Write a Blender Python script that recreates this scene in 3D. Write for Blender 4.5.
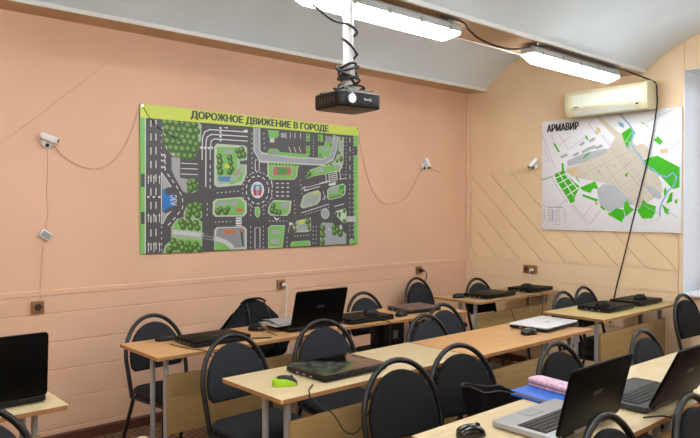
import bpy, math, random
from mathutils import Vector, Matrix

for o in list(bpy.data.objects):
    bpy.data.objects.remove(o)
SC = bpy.context.scene
COL = SC.collection
PI = math.pi
random.seed(7)

# ------------------------------------------------------------------ camera, world, exposure
cam_data = bpy.data.cameras.new('camera')
cam_data.lens = 34.15
cam_data.sensor_width = 36
cam_data.clip_start = 0.05
cam = bpy.data.objects.new('camera', cam_data)
COL.objects.link(cam)
cam.location = (4.38, -5.55, 1.5)
cam.rotation_euler = (math.radians(90 - 0.863), 0, math.radians(48.4))
SC.camera = cam

world = bpy.data.worlds.new('world')
SC.world = world
world.use_nodes = True
_wn = world.node_tree
_bg = _wn.nodes['Background']
_sky = _wn.nodes.new('ShaderNodeTexSky')
_sky.sky_type = 'HOSEK_WILKIE'
_sky.turbidity = 6
_sky.sun_direction = (0.3, -0.6, 0.6)
_hs = _wn.nodes.new('ShaderNodeHueSaturation')
_hs.inputs['Saturation'].default_value = .35
_wn.links.new(_sky.outputs[0], _hs.inputs['Color'])
_wn.links.new(_hs.outputs[0], _bg.inputs[0])
_bg.inputs[1].default_value = 7.0
SC.view_settings.view_transform = 'Standard'
SC.view_settings.look = 'None'
SC.view_settings.gamma = 1
SC.view_settings.use_curve_mapping = False
SC.view_settings.exposure = 0.72
SC.cycles.max_bounces = 8
SC.cycles.diffuse_bounces = 5
SC.cycles.use_denoising = True
LAMP = 22.0                # strength of the fluorescent tubes behind their diffusers


# ------------------------------------------------------------------ materials
def lin(c):
    return tuple(((v / 255) / 12.92 if v / 255 <= .04045 else ((v / 255 + .055) / 1.055) ** 2.4) for v in c) + (1,)


def mat(name, rgb, rough=.5, metal=0, noise=.0, scale=30, stretch=(1, 1, 1), bump=0, bump_scale=200, spec=.5, coat=0, rgb2=None):
    m = bpy.data.materials.new(name)
    m.use_nodes = True
    nt = m.node_tree
    b = nt.nodes['Principled BSDF']
    b.inputs['Base Color'].default_value = lin(rgb)
    b.inputs['Roughness'].default_value = rough
    b.inputs['Metallic'].default_value = metal
    b.inputs['Specular IOR Level'].default_value = spec
    b.inputs['Coat Weight'].default_value = coat
    tc = nt.nodes.new('ShaderNodeTexCoord')
    mp = nt.nodes.new('ShaderNodeMapping')
    mp.inputs['Scale'].default_value = stretch
    nt.links.new(tc.outputs['Object'], mp.inputs['Vector'])
    if noise or rgb2:
        nz = nt.nodes.new('ShaderNodeTexNoise')
        nz.inputs['Scale'].default_value = scale
        nz.inputs['Detail'].default_value = 5
        nt.links.new(mp.outputs[0], nz.inputs['Vector'])
        mx = nt.nodes.new('ShaderNodeMix')
        mx.data_type = 'RGBA'
        a = lin(rgb)
        c2 = lin(rgb2) if rgb2 else tuple(v * (1 - noise) for v in a[:3]) + (1,)
        mx.inputs['A'].default_value = a
        mx.inputs['B'].default_value = c2
        rp = nt.nodes.new('ShaderNodeMapRange')
        rp.inputs['From Min'].default_value = .35
        rp.inputs['From Max'].default_value = .65
        nt.links.new(nz.outputs[0], rp.inputs['Value'])
        nt.links.new(rp.outputs[0], mx.inputs['Factor'])
        nt.links.new(mx.outputs['Result'], b.inputs['Base Color'])
    if bump:
        n2 = nt.nodes.new('ShaderNodeTexNoise')
        n2.inputs['Scale'].default_value = bump_scale
        nt.links.new(mp.outputs[0], n2.inputs['Vector'])
        bp = nt.nodes.new('ShaderNodeBump')
        bp.inputs['Strength'].default_value = bump
        bp.inputs['Distance'].default_value = .004
        nt.links.new(n2.outputs[0], bp.inputs['Height'])
        nt.links.new(bp.outputs[0], b.inputs['Normal'])
    return m


def emit(name, rgb, strength):
    m = bpy.data.materials.new(name)
    m.use_nodes = True
    b = m.node_tree.nodes['Principled BSDF']
    b.inputs['Base Color'].default_value = lin(rgb)
    b.inputs['Emission Color'].default_value = lin(rgb)
    b.inputs['Emission Strength'].default_value = strength
    return m


def floor_mat():
    m = mat('brown patterned linoleum', (88, 58, 44), .45)
    nt = m.node_tree
    b = nt.nodes['Principled BSDF']
    tc = nt.nodes['Texture Coordinate']
    ck = nt.nodes.new('ShaderNodeTexBrick')
    ck.inputs['Scale'].default_value = 6.5
    ck.inputs['Color1'].default_value = lin((96, 58, 44))
    ck.inputs['Color2'].default_value = lin((66, 42, 34))
    ck.inputs['Mortar'].default_value = lin((134, 106, 78))
    ck.inputs['Mortar Size'].default_value = .06
    nt.links.new(tc.outputs['Object'], ck.inputs['Vector'])
    nz = nt.nodes.new('ShaderNodeTexNoise')
    nz.inputs['Scale'].default_value = 45
    nt.links.new(tc.outputs['Object'], nz.inputs['Vector'])
    mx = nt.nodes.new('ShaderNodeMix')
    mx.data_type = 'RGBA'
    mx.blend_type = 'OVERLAY'
    mx.inputs['Factor'].default_value = .5
    nt.links.new(ck.outputs[0], mx.inputs['A'])
    nt.links.new(nz.outputs[0], mx.inputs['B'])
    nt.links.new(mx.outputs['Result'], b.inputs['Base Color'])
    return m


def glass_mat():
    m = bpy.data.materials.new('window glass')
    m.use_nodes = True
    b = m.node_tree.nodes['Principled BSDF']
    b.inputs['Transmission Weight'].default_value = 1
    b.inputs['Roughness'].default_value = 0
    b.inputs['IOR'].default_value = 1.05
    return m


M = {
    'peach': mat('peach wall paint', (223, 181, 151), .55, noise=.07, scale=1.3),
    'peach2': mat('sandy wall paint', (245, 218, 180), .55, noise=.06, scale=1.5),
    'soffit': mat('tan beam paint', (204, 172, 136), .6, noise=.06, scale=3),
    'vault': mat('white vault paint', (222, 233, 240), .42, noise=.05, scale=2.2, bump=.12, bump_scale=6),
    'lip': mat('white flange paint', (238, 240, 240), .5, noise=.05, scale=9),
    'trimtan': mat('tan batten paint', (230, 196, 164), .5, noise=.05, scale=4),
    'base': mat('brown baseboard', (92, 54, 40), .5, noise=.2, scale=6),
    'floor': floor_mat(),
    'acseam': mat('air conditioner seam', (190, 186, 160), .5, noise=.05, scale=20),
    'white': mat('white plastic', (226, 228, 230), .4, noise=.03, scale=8),
    'reveal': mat('white plastic reveal panel', (222, 225, 230), .22, noise=.03, scale=3),
    'sash': mat('white window frame', (235, 236, 238), .3, noise=.02, scale=9),
    'glass': glass_mat(),
    'frame': mat('black painted tube', (22, 22, 24), .38, noise=.2, scale=40),
    'cloth': mat('dark grey chair fabric', (45, 47, 52), .85, noise=.25, scale=140, bump=.35, bump_scale=420, spec=.2),
    'cloth2': mat('black chair fabric', (33, 33, 35), .85, noise=.25, scale=140, bump=.35, bump_scale=420, spec=.2),
    'steel': mat('grey painted steel', (168, 170, 172), .4, metal=.2, noise=.08, scale=20),
    'pale': mat('pale beech laminate', (212, 194, 156), .36, rgb2=(202, 180, 138), scale=9, stretch=(9, .8, 9)),
    'orange': mat('honey beech laminate', (208, 163, 112), .36, rgb2=(196, 148, 98), scale=9, stretch=(9, .8, 9)),
    'yellow': mat('yellowish beech laminate', (202, 180, 124), .36, rgb2=(190, 166, 108), scale=9, stretch=(9, .8, 9)),
    'edge': mat('brown edge banding', (170, 122, 76), .5, noise=.12, scale=25),
    'panel': mat('beige panel laminate', (168, 138, 90), .45, rgb2=(158, 128, 80), scale=8, stretch=(9, .8, 9)),
    'black': mat('black plastic', (13, 13, 14), .38, noise=.15, scale=60, spec=.35),
    'gloss': mat('glossy black plastic', (10, 10, 11), .12, noise=.1, scale=5, coat=.4),
    'lid': mat('matt black laptop lid', (5, 5, 6), .45, noise=.2, scale=80, spec=.1),
    'browngrey': mat('grey brown laptop lid', (84, 70, 64), .4, noise=.1, scale=30),
    'whitelid': mat('glossy white laptop lid', (222, 225, 232), .2, noise=.02, scale=10),
    'silver': mat('silver laptop deck', (166, 166, 166), .38, metal=.3, noise=.05, scale=40),
    'dkdeck': mat('dark grey laptop deck', (44, 43, 44), .4, noise=.1, scale=40),
    'key': mat('black key caps', (24, 24, 26), .5, noise=.1, scale=50),
    'screen': mat('dark screen glass', (8, 8, 10), .1, noise=.1, scale=4),
    'mark': mat('grey emblem print', (44, 44, 48), .35, noise=.05, scale=40),
    'lime': mat('lime green plastic', (158, 206, 24), .35, noise=.08, scale=40),
    'rubber': mat('black rubber', (26, 26, 27), .7, noise=.1, scale=40),
    'blue': mat('glossy blue plastic folder', (16, 108, 214), .2, noise=.06, scale=12, coat=.3),
    'paper': mat('white paper', (228, 226, 220), .8, noise=.03, scale=40),
    'papergrey': mat('grey printed paper', (168, 164, 158), .8, noise=.2, scale=60),
    'pink': mat('pink patterned fabric', (190, 138, 166), .75, rgb2=(220, 196, 208), scale=60),
    'dull': mat('dull beech laminate', (184, 158, 116), .36, rgb2=(172, 144, 102), scale=9, stretch=(9, .8, 9)),
    'mauve': mat('mauve fabric', (150, 112, 128), .8, noise=.15, scale=60),
    'bag': mat('black bag leatherette', (17, 17, 20), .42, noise=.2, scale=50, bump=.2, bump_scale=60),
    'lining': mat('dark bag lining', (38, 38, 40), .8, noise=.2, scale=50),
    'jacket': mat('black puffer nylon', (13, 15, 19), .75, noise=.2, scale=14, bump=.25, bump_scale=16, spec=.22),
    'chrome': mat('chrome', (200, 200, 200), .18, metal=1, noise=.02, scale=20),
    'cream': mat('cream air conditioner plastic', (220, 214, 178), .35, noise=.03, scale=10),
    'creamface': mat('pale air conditioner front', (226, 232, 220), .2, noise=.03, scale=12),
    'grey': mat('grey plastic', (150, 152, 152), .45, noise=.05, scale=20),
    'lampgrey': mat('light grey lamp housing', (176, 180, 180), .45, noise=.05, scale=20),
    'zinc': mat('zinc bracket', (158, 160, 152), .45, metal=.4, noise=.1, scale=40),
    'brown': mat('brown socket plastic', (150, 106, 66), .4, noise=.1, scale=30),
    'dkbrown': mat('dark brown socket well', (54, 36, 24), .5, noise=.1, scale=30),
    'wire': mat('tan painted wire', (222, 184, 160), .6, noise=.15, scale=60),
    'seam': mat('dull wall seam', (212, 174, 150), .7, noise=.2, scale=60),
    'whitecord': mat('white cord', (226, 226, 224), .5, noise=.03, scale=40),
    'tube': emit('lit fluorescent diffuser', (246, 251, 255), LAMP),
    'lens': emit('lit projector lens', (214, 232, 255), 1.6),
    'lensring': mat('grey lens ring', (92, 94, 100), .3, metal=.4, noise=.05, scale=30),
    'projbounce': mat('projector underside painted with bounce light', (112, 98, 80), .5, noise=.2, scale=30),  # paler than the black body, bounced light is put into this colour
}
INK = {
    'asphalt': (76, 76, 80), 'white': (214, 216, 220), 'grey': (160, 163, 170), 'grey2': (138, 140, 146), 'pale': (188, 198, 186),
    'steel': (156, 160, 172), 'blue': (34, 122, 200), 'blue2': (84, 134, 190), 'green': (122, 184, 92), 'sage': (158, 180, 150),
    'mint': (178, 212, 176), 'yellow': (206, 214, 66), 'yellow2': (206, 200, 92), 'mauve': (172, 138, 160), 'rust': (190, 112, 76),
    'rust2': (172, 110, 88), 'darkgreen': (44, 74, 44), 'dgreen': (60, 150, 64), 'red': (190, 60, 60), 'tree': (62, 100, 40),
    'treetop': (120, 158, 82), 'banner': (204, 220, 88), 'title': (60, 68, 58), 'strip': (122, 194, 100), 'board': (150, 196, 110),
    'beige': (218, 212, 198), 'slate': (186, 194, 204), 'slate2': (178, 184, 192), 'sand': (226, 200, 158), 'sand2': (222, 212, 196),
    'leaf': (66, 190, 28), 'mint2': (172, 206, 178), 'water': (136, 186, 222), 'road': (186, 188, 196), 'ink': (74, 76, 96),
    'paper': (238, 242, 250), 'lane': (206, 198, 184), 'black': (34, 34, 38),
}
for k in list(INK):
    M['ink_' + k] = mat('print ' + k, INK[k], .45, noise=.03, scale=25)


# ------------------------------------------------------------------ mesh builder
def rrect(w, d, r, n=4):
    r = min(r, w / 2 - 1e-5, d / 2 - 1e-5)
    pts = []
    for cx, cy, a in ((w / 2 - r, d / 2 - r, 0), (-w / 2 + r, d / 2 - r, 90), (-w / 2 + r, -d / 2 + r, 180), (w / 2 - r, -d / 2 + r, 270)):
        for i in range(n + 1):
            t = math.radians(a + 90 * i / n)
            pts.append((cx + r * math.cos(t), cy + r * math.sin(t)))
    return pts


class MB:
    def __init__(self):
        self.v, self.f, self.mi, self.mats = [], [], [], []

    def m(self, name):
        if name not in self.mats:
            self.mats.append(name)
        return self.mats.index(name)

    def add(self, verts, faces, mt, mx=None):
        k = len(self.v)
        for p in verts:
            p = Vector(p)
            self.v.append(mx @ p if mx is not None else p)
        i = self.m(mt)
        for f in faces:
            self.f.append([a + k for a in f])
            self.mi.append(i)
        return self

    def loft(self, rings, mt, cap=True, closed=True, mx=None, loop=False):
        n = len(rings[0])
        verts = [p for r in rings for p in r]
        faces = []
        R = len(rings)
        for i in range(R if loop else R - 1):
            for j in range(n if closed else n - 1):
                a, b = i * n + j, i * n + (j + 1) % n
                i2 = (i + 1) % R
                faces.append((a, b, i2 * n + (j + 1) % n, i2 * n + j))
        if cap and not loop:
            faces.append(tuple(range(n - 1, -1, -1)))
            faces.append(tuple((R - 1) * n + j for j in range(n)))
        return self.add(verts, faces, mt, mx)

    def box(self, c, s, mt, mx=None, r=0.0, cr=None):
        """box with centre c, size s; r bevels the top and bottom rims, cr rounds the vertical corners"""
        w, d, h = s
        cr = r if cr is None else cr
        T = Matrix.Translation(c)
        if mx is not None:
            T = mx @ T
        if r <= 0 and cr <= 0:
            V = [(-w / 2, -d / 2), (w / 2, -d / 2), (w / 2, d / 2), (-w / 2, d / 2)]
            rings = [[(x, y, z) for x, y in V] for z in (-h / 2, h / 2)]
            return self.loft(rings, mt, mx=T)
        rings = []
        steps = 3 if r > 0 else 0
        prof = []
        for i in range(steps + 1):
            t = (i / max(steps, 1)) * PI / 2
            prof.append((r * (1 - math.sin(t)), -h / 2 + r * (1 - math.cos(t))))
        for i in range(steps, -1, -1):
            t = (i / max(steps, 1)) * PI / 2
            prof.append((r * (1 - math.sin(t)), h / 2 - r * (1 - math.cos(t))))
        for ins, z in prof:
            rings.append([(x, y, z) for x, y in rrect(w - 2 * ins, d - 2 * ins, max(cr - ins, .0004), 3)])
        return self.loft(rings, mt, mx=T)

    def pad(self, outline, z0, z1, r, mt, mx=None):
        """outline scaled inward to round the rims (for convex outlines)"""
        cx = sum(p[0] for p in outline) / len(outline)
        cy = sum(p[1] for p in outline) / len(outline)
        ex = max(abs(p[0] - cx) for p in outline)
        ey = max(abs(p[1] - cy) for p in outline)
        prof = []
        for i in range(4):
            t = i / 3 * PI / 2
            prof.append((r * (1 - math.sin(t)), z0 + r * (1 - math.cos(t))))
        for i in range(3, -1, -1):
            t = i / 3 * PI / 2
            prof.append((r * (1 - math.sin(t)), z1 - r * (1 - math.cos(t))))
        rings = [[(cx + (x - cx) * (1 - ins / ex), cy + (y - cy) * (1 - ins / ey), z) for x, y in outline] for ins, z in prof]
        return self.loft(rings, mt, mx=mx)

    def tube(self, pts, r, mt, n=8, mx=None, closed=False, rz=None):
        pts = [Vector(p) for p in pts]
        N = len(pts)
        rings = []
        up = None
        for i, p in enumerate(pts):
            if closed:
                t = pts[(i + 1) % N] - pts[i - 1]
            else:
                t = pts[min(i + 1, N - 1)] - pts[max(i - 1, 0)]
            t.normalize()
            if up is None:
                up = Vector((0, 0, 1)) if abs(t.z) < .9 else Vector((1, 0, 0))
            a = t.cross(up).normalized()
            up = a.cross(t).normalized()
            rr = rz or r
            rings.append([tuple(p + a * math.cos(2 * PI * j / n) * r + up * math.sin(2 * PI * j / n) * rr) for j in range(n)])
        return self.loft(rings, mt, mx=mx, loop=closed, cap=not closed)

    def cyl(self, c, r, h, mt, n=20, mx=None, r2=None, bev=0):
        r2 = r if r2 is None else r2
        prof = [(r, -h / 2), (r2, h / 2)]
        if bev:
            prof = [(r - bev, -h / 2), (r, -h / 2 + bev), (r2, h / 2 - bev), (r2 - bev, h / 2)]
        T = Matrix.Translation(c)
        if mx is not None:
            T = mx @ T
        rings = [[(q * math.cos(2 * PI * j / n), q * math.sin(2 * PI * j / n), z) for j in range(n)] for q, z in prof]
        return self.loft(rings, mt, mx=T)

    def prism(self, poly, axis, a, b, mt, mx=None):
        """poly of 2D points swept along axis 'x','y','z' from a to b"""
        def P(u, v, w):
            return {'x': (w, u, v), 'y': (u, w, v), 'z': (u, v, w)}[axis]
        return self.loft([[P(u, v, a) for u, v in poly], [P(u, v, b) for u, v in poly]], mt, mx=mx)

    def build(self, name, parent=None, smooth=True, mx=None):
        me = bpy.data.meshes.new(name)
        me.from_pydata([tuple(p) for p in self.v], [], self.f)
        for mt in self.mats:
            me.materials.append(M[mt])
        me.polygons.foreach_set('material_index', self.mi)
        import bmesh
        bm = bmesh.new()
        bm.from_mesh(me)
        bmesh.ops.recalc_face_normals(bm, faces=bm.faces)
        bm.to_mesh(me)
        bm.free()
        if smooth:
            me.polygons.foreach_set('use_smooth', [True] * len(me.polygons))
            me.set_sharp_from_angle(angle=math.radians(38))
        me.update()
        o = bpy.data.objects.new(name, me)
        COL.objects.link(o)
        if parent is not None:
            o.parent = parent
        return o


def tag(o, label=None, cat=None, group=None, kind=None):
    if label:
        o['label'] = label
    if cat:
        o['category'] = cat
    if group:
        o['group'] = group
    if kind:
        o['kind'] = kind
    return o


def thing(name, label, cat, loc=(0, 0, 0), rz=0.0, group=None):
    o = bpy.data.objects.new(name, None)
    o.empty_display_size = .1
    COL.objects.link(o)
    o.location = loc
    o.rotation_euler = (0, 0, rz)
    return tag(o, label, cat, group)


KIDS = {}


def copy_tree(o, parent=None):
    c = o.copy()
    COL.objects.link(c)
    if parent is not None:
        c.parent = parent
    for ch in [x for x in ALL_CHILDREN(o)]:
        copy_tree(ch, c)
    return c


def ALL_CHILDREN(o):
    return [x for x in COL.objects if x.parent == o]


def struct(o, label, cat):
    return tag(o, label, cat, kind='structure')


def smooth_path(pts, k=6):
    """Catmull-Rom through the points"""
    P = [Vector(p) for p in pts]
    P = [P[0]] + P + [P[-1]]
    out = []
    for i in range(1, len(P) - 2):
        for j in range(k):
            t = j / k
            a, b, c, d = P[i - 1], P[i], P[i + 1], P[i + 2]
            out.append(.5 * ((2 * b) + (c - a) * t + (2 * a - 5 * b + 4 * c - d) * t * t + (3 * b - a - 3 * c + d) * t ** 3))
    out.append(P[-2])
    return out


def text_mesh(body, width, height, mt, name, parent, frame, bold=0.0, thick=.0006, heavy=0.0):
    """lettering fitted into width x height, its lower left corner at the origin of `frame` (x right, y up, z out)"""
    cu = bpy.data.curves.new('lettering', 'FONT')
    cu.body = body
    cu.size = 1
    cu.offset = min(bold, .012)
    cu.resolution_u = 3
    t = bpy.data.objects.new('lettering_source', cu)
    COL.objects.link(t)
    bpy.context.view_layer.update()
    me = bpy.data.meshes.new_from_object(t.evaluated_get(bpy.context.evaluated_depsgraph_get()))
    bpy.data.objects.remove(t)
    bpy.data.curves.remove(cu)
    xs = [v.co.x for v in me.vertices]
    ys = [v.co.y for v in me.vertices]
    sx, sy = width / (max(xs) - min(xs)), height / (max(ys) - min(ys))
    x0, y0 = min(xs), min(ys)
    for v in me.vertices:
        v.co = frame @ Vector(((v.co.x - x0) * sx, (v.co.y - y0) * sy, thick))
    if heavy:                       # the same outline printed again beside itself makes the strokes bold
        V = [v.co.copy() for v in me.vertices]
        F = [tuple(p.vertices) for p in me.polygons]
        ax, ay = (frame.to_3x3() @ Vector((1, 0, 0))), (frame.to_3x3() @ Vector((0, 1, 0)))
        nn = ax.cross(ay)
        VV, FF = [], []
        for i, (dx, dy) in enumerate(((-1, 0), (-.5, .35), (0, -.35), (.5, .35), (1, 0))):
            k = len(VV)
            VV += [tuple(v + ax * dx * heavy + ay * dy * heavy + nn * i * 6e-5) for v in V]
            FF += [tuple(a + k for a in f) for f in F]
        bpy.data.meshes.remove(me)
        me = bpy.data.meshes.new(name)
        me.from_pydata(VV, [], FF)
    me.materials.clear()
    me.materials.append(M[mt])
    me.name = name
    o = bpy.data.objects.new(name, me)
    COL.objects.link(o)
    o.parent = parent
    return o


# ------------------------------------------------------------------ room
XR, YN = 6.95, -8.0          # right wall, near wall
WX0, WX1, WZ0, WZ1, WD = 2.165, 3.75, .80, 2.615, .50    # window recess in the back wall

b = MB()
b.box((XR / 2, YN / 2, -.05), (XR + .4, -YN + .4, .1), 'floor')
struct(b.build('floor'), 'dark brown patterned linoleum floor', 'floor')


def groove_profile(levels, top, x=0.0, w=.005, d=.005):
    """wall face profile (z, depth) with V grooves at the given heights"""
    P = [(0, x)]
    for z in levels:
        P += [(z - w, x), (z, x - d), (z + w, x)]
    P.append((top, x))
    return P


b = MB()
# lower boarding, then a narrow ledge, then the plain upper wall
prof = groove_profile([.10, .288, .477, .655, .84], .955, .0)
prof += [(.957, .006), (.985, .006), (.992, -.002), (3.3, -.002)]
ring0 = [(x, YN, z) for z, x in prof] + [(-.2, YN, 3.3), (-.2, YN, 0)]
ring1 = [(x, .0, z) for z, x in prof] + [(-.2, .0, 3.3), (-.2, .0, 0)]
b.loft([ring0, ring1], 'peach')
struct(b.build('wall_left', smooth=False), 'peach painted left wall with boarded lower part', 'wall')


def clip(poly, n, d):
    out = []
    for i in range(len(poly)):
        p, q = poly[i], poly[(i + 1) % len(poly)]
        sp, sq = p[0] * n[0] + p[1] * n[1] - d, q[0] * n[0] + q[1] * n[1] - d
        if sp <= 0:
            out.append(p)
        if (sp < 0 < sq) or (sq < 0 < sp):
            t = sp / (sp - sq)
            out.append((p[0] + (q[0] - p[0]) * t, p[1] + (q[1] - p[1]) * t))
    return out


b = MB()
for x0, x1, z0, z1 in ((-.2, WX0, 0, 3.3), (WX1, XR + .2, 0, 3.3), (WX0, WX1, 0, WZ0), (WX0, WX1, WZ1, 3.3)):
    b.box(((x0 + x1) / 2, .009 + (WD - .009) / 2, (z0 + z1) / 2), (x1 - x0, WD - .009, z1 - z0), 'peach2')


def board(poly, w=.004):
    """one wall board: its outline pulled in by the half joint, proud of the backing"""
    if len(poly) < 3:
        return
    cx = sum(p[0] for p in poly) / len(poly)
    cz = sum(p[1] for p in poly) / len(poly)
    A = sum(poly[i][0] * poly[(i + 1) % len(poly)][1] - poly[(i + 1) % len(poly)][0] * poly[i][1] for i in range(len(poly)))
    if A < 0:
        poly = poly[::-1]
    inner = list(poly)
    for i in range(len(poly)):
        p, q = poly[i], poly[(i + 1) % len(poly)]
        ex, ez = q[0] - p[0], q[1] - p[1]
        L = math.hypot(ex, ez)
        if L < 1e-6:
            continue
        n = (ez / L, -ex / L)
        inner = clip(inner, n, p[0] * n[0] + p[1] * n[1] - w)
    if len(inner) >= 3:
        b.prism(inner, 'y', .010, 0, 'peach2')


BX0, BX1 = .03, WX0 - .03
levels = [0, .10, .288, .477, .655, .82, 1.0]
for z0, z1 in zip(levels[:-1], levels[1:]):
    board([(BX0, z0), (BX1, z0), (BX1, z1), (BX0, z1)])
s = math.sqrt(.5)
for k in range(-2, 18):                    # slanting boards falling to the right
    c0 = 1.13 + k * .25
    poly = [(BX0, 1.0), (BX1, 1.0), (BX1, 1.86), (BX0, 1.86)]
    poly = clip(poly, (s, s), (c0 + .25) * s)
    poly = clip(poly, (-s, -s), -c0 * s)
    board(poly)
b.prism([(BX0 - .003, 1.855), (WX0, 1.855), (WX0, 3.3), (BX0 - .003, 3.3)], 'y', .010, 0, 'peach2')
for x0, x1, zt in ((0, BX0 - .002, 3.3), (BX1 + .002, WX0, 1.855)):
    b.prism([(x0, 0), (x1, 0), (x1, zt), (x0, zt)], 'y', .010, 0, 'peach2')
b.prism([(WX1, 0), (XR + .2, 0), (XR + .2, 3.3), (WX1, 3.3)], 'y', .010, 0, 'peach2')
b.prism([(WX0, 0), (WX1, 0), (WX1, WZ0), (WX0, WZ0)], 'y', .010, 0, 'peach2')
struct(b.build('wall_back', smooth=False), 'sandy back wall with slanting grooved boards', 'wall')

b = MB().box((XR + .1, YN / 2, 1.65), (.2, -YN + .4, 3.3), 'peach2')
struct(b.build('wall_right'), 'peach right wall', 'wall')
b = MB().box((XR / 2, YN - .1, 1.65), (XR, .2, 3.3), 'peach2')
struct(b.build('wall_near'), 'peach near wall', 'wall')
b = MB().prism([(.0, .0), (.016, .0), (.016, .06), (.006, .07), (0, .07)], 'y', YN, 0, 'base')
struct(b.build('baseboard_left'), 'brown baseboard along the left wall', 'baseboard')
b = MB().prism([(.0, .0), (-.016, .0), (-.016, .06), (-.006, .07), (0, .07)], 'x', .016, XR, 'base')
struct(b.build('baseboard_back'), 'brown baseboard along the back wall', 'baseboard')
b = MB().prism([(-.002, 0), (.02, 0), (.02, 2.69), (-.002, 2.69)], 'y', -.045, -.006, 'trimtan')
struct(b.build('trim_1'), 'tan batten in the corner of the walls', 'trim')

# vaulted ceiling: shallow brick vaults between painted beams
BEAMS = [(-.15, .22), (1.545, 1.853), (3.39, 3.71), (5.23, 5.55), (6.75, 7.1)]
ZB = 2.637
ZL = 2.70
b = MB()
for (a0, a1), (c0, c1) in zip(BEAMS[:-1], BEAMS[1:]):
    z0 = (ZL if a1 < 1 else ZB)
    x0, x1 = a1, c0
    half, rise = (x1 - x0) / 2, .285
    R = (half * half + rise * rise) / (2 * rise)
    xc, zc = (x0 + x1) / 2, z0 + .02 + rise - R
    th = math.asin(half / R)
    arc = []
    for i in range(25):
        t = -th + 2 * th * i / 24
        arc.append((xc + R * math.sin(t), zc + R * math.cos(t)))
    out = [(x1, 3.3), (x0, 3.3)]
    ring = arc + out
    b.prism(ring, 'y', YN, .01, 'vault')
o = b.build('ceiling')
struct(o, 'white painted ceiling of shallow vaults', 'ceiling')
b = MB()
for i, (x0, x1) in enumerate(BEAMS):
    z = ZL if i == 0 else ZB
    b.prism([(x0, z), (x1, z), (x1, 3.3), (x0, 3.3)], 'y', YN, .01, 'soffit')
    for xe, sg in ((x0, -1), (x1, 1)):      # pale flange along each springing
        if 0 < xe < 6.9:
            b.prism([(xe - sg * .004, z - .004), (xe + sg * .012, z - .004), (xe + sg * .012, z + .022), (xe - sg * .004, z + .022)], 'y', YN, .005, 'lip')
struct(b.build('trim_2', smooth=False), 'tan painted ceiling beams with pale flanges', 'beam')

# window recess
b = MB()
b.prism([(.0, WZ0), (WD, WZ0), (WD, WZ1), (0, WZ1)], 'x', WX0, WX0 + .006, 'reveal')
b.prism([(.0, WZ0), (WD, WZ0), (WD, WZ1), (0, WZ1)], 'x', WX1 - .006, WX1, 'reveal')
b.prism([(.0, WZ1 - .006), (WD, WZ1 - .006), (WD, WZ1), (0, WZ1)], 'x', WX0 + .006, WX1 - .006, 'reveal')
struct(b.build('trim_3'), 'glossy white panels lining the window recess', 'trim')
b = MB().box(((WX0 + WX1) / 2, WD / 2 - .025, WZ0 + .014), (WX1 - WX0 - .014, WD + .05, .026), 'sash', r=.006)
struct(b.build('window_sill'), 'white plastic window sill', 'window sill')
w = tag(bpy.data.objects.new('window_1', None), 'white framed window at the back of the recess', 'window', kind='structure')
COL.objects.link(w)
w.location = (WX0, WD - .07, 0)
b = MB()
W, z0, z1 = WX1 - WX0, WZ0 + .03, WZ1 - .008
for x in (.04, W / 2, W - .04):
    b.box((x, .03, (z0 + z1) / 2), (.07, .06, z1 - z0), 'sash', r=.006)
for z in (z0 + .035, z1 - .035):
    b.box((W / 2, .03, z), (W - .02, .06, .07), 'sash', r=.006)
b.build('window_frame', w)
b = MB()
for x0, x1 in ((.07, W / 2 - .035), (W / 2 + .035, W - .07)):
    b.box(((x0 + x1) / 2, .03, (z0 + z1) / 2), (x1 - x0, .006, z1 - z0 - .13), 'glass')
b.build('pane', w)
b = MB().box((W / 2 - .05, -.006, 1.55), (.024, .03, .12), 'sash', r=.005)
b.build('window_handle', w)

# ------------------------------------------------------------------ desks
def make_desk(tone, L=1.2, D=.475, panel=True):
    """two-seat table: x depth, y length, origin on the floor under its middle; the sitter is on the -x side"""
    root = bpy.data.objects.new('desk', None)
    COL.objects.link(root)
    b = MB()
    b.box((0, 0, .739), (D, L, .018), tone, r=.0015, cr=.006)
    for x in (-D / 2, D / 2):
        b.box((x, 0, .739), (.0024, L - .012, .0172), 'edge')
    for y in (-L / 2, L / 2):
        b.box((0, y, .739), (D - .012, .0024, .0172), 'edge')
    b.build('tabletop', root)
    if panel:
        MB().box((.162, 0, .475), (.016, L - .17, .31), 'panel', r=.001).build('modesty_panel', root)
    for sy in (-1, 1):
        y = sy * (L / 2 - .095)
        if not panel:                       # folding table: dark splayed tubes instead of posts
            for s in (-1, 1):
                MB().tube([(.02 + s * .05, y - sy * .10, .716), (.02 + s * .17, y, .012)], .0125, 'frame', n=10).build('leg', root)
                MB().cyl((.02 + s * .17, y, .008), .016, .016, 'rubber', n=12).build('foot_cap', root)
            MB().box((.02, y - sy * .10, .724), (.30, .04, .010), 'frame', r=.001).build('top_bracket', root)
            continue
        for x in (-.025, .132):
            MB().box((x, y, .3765), (.032, .022, .687), 'steel', r=.001, cr=.008).build('leg', root)
        MB().box((.02, y, .022), (.42, .03, .024), 'steel', r=.004, cr=.01).build('foot_bar', root)
        MB().box((.02, y, .724), (.36, .03, .010), 'steel', r=.001).build('top_bracket', root)
        for x in (-.17, .21):
            MB().cyl((x, y, .005), .016, .010, 'rubber', n=12).build('foot_glide', root)
    return root


def place_desk(tone, x, y, rz, label, L=1.2, panel=True, D=.475):
    o = make_desk(tone, L, D, panel)
    o.location = (x, y, 0)
    o.rotation_euler = (0, 0, math.radians(rz))
    return tag(o, label, 'desk', 'two-seat computer desks')


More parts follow.
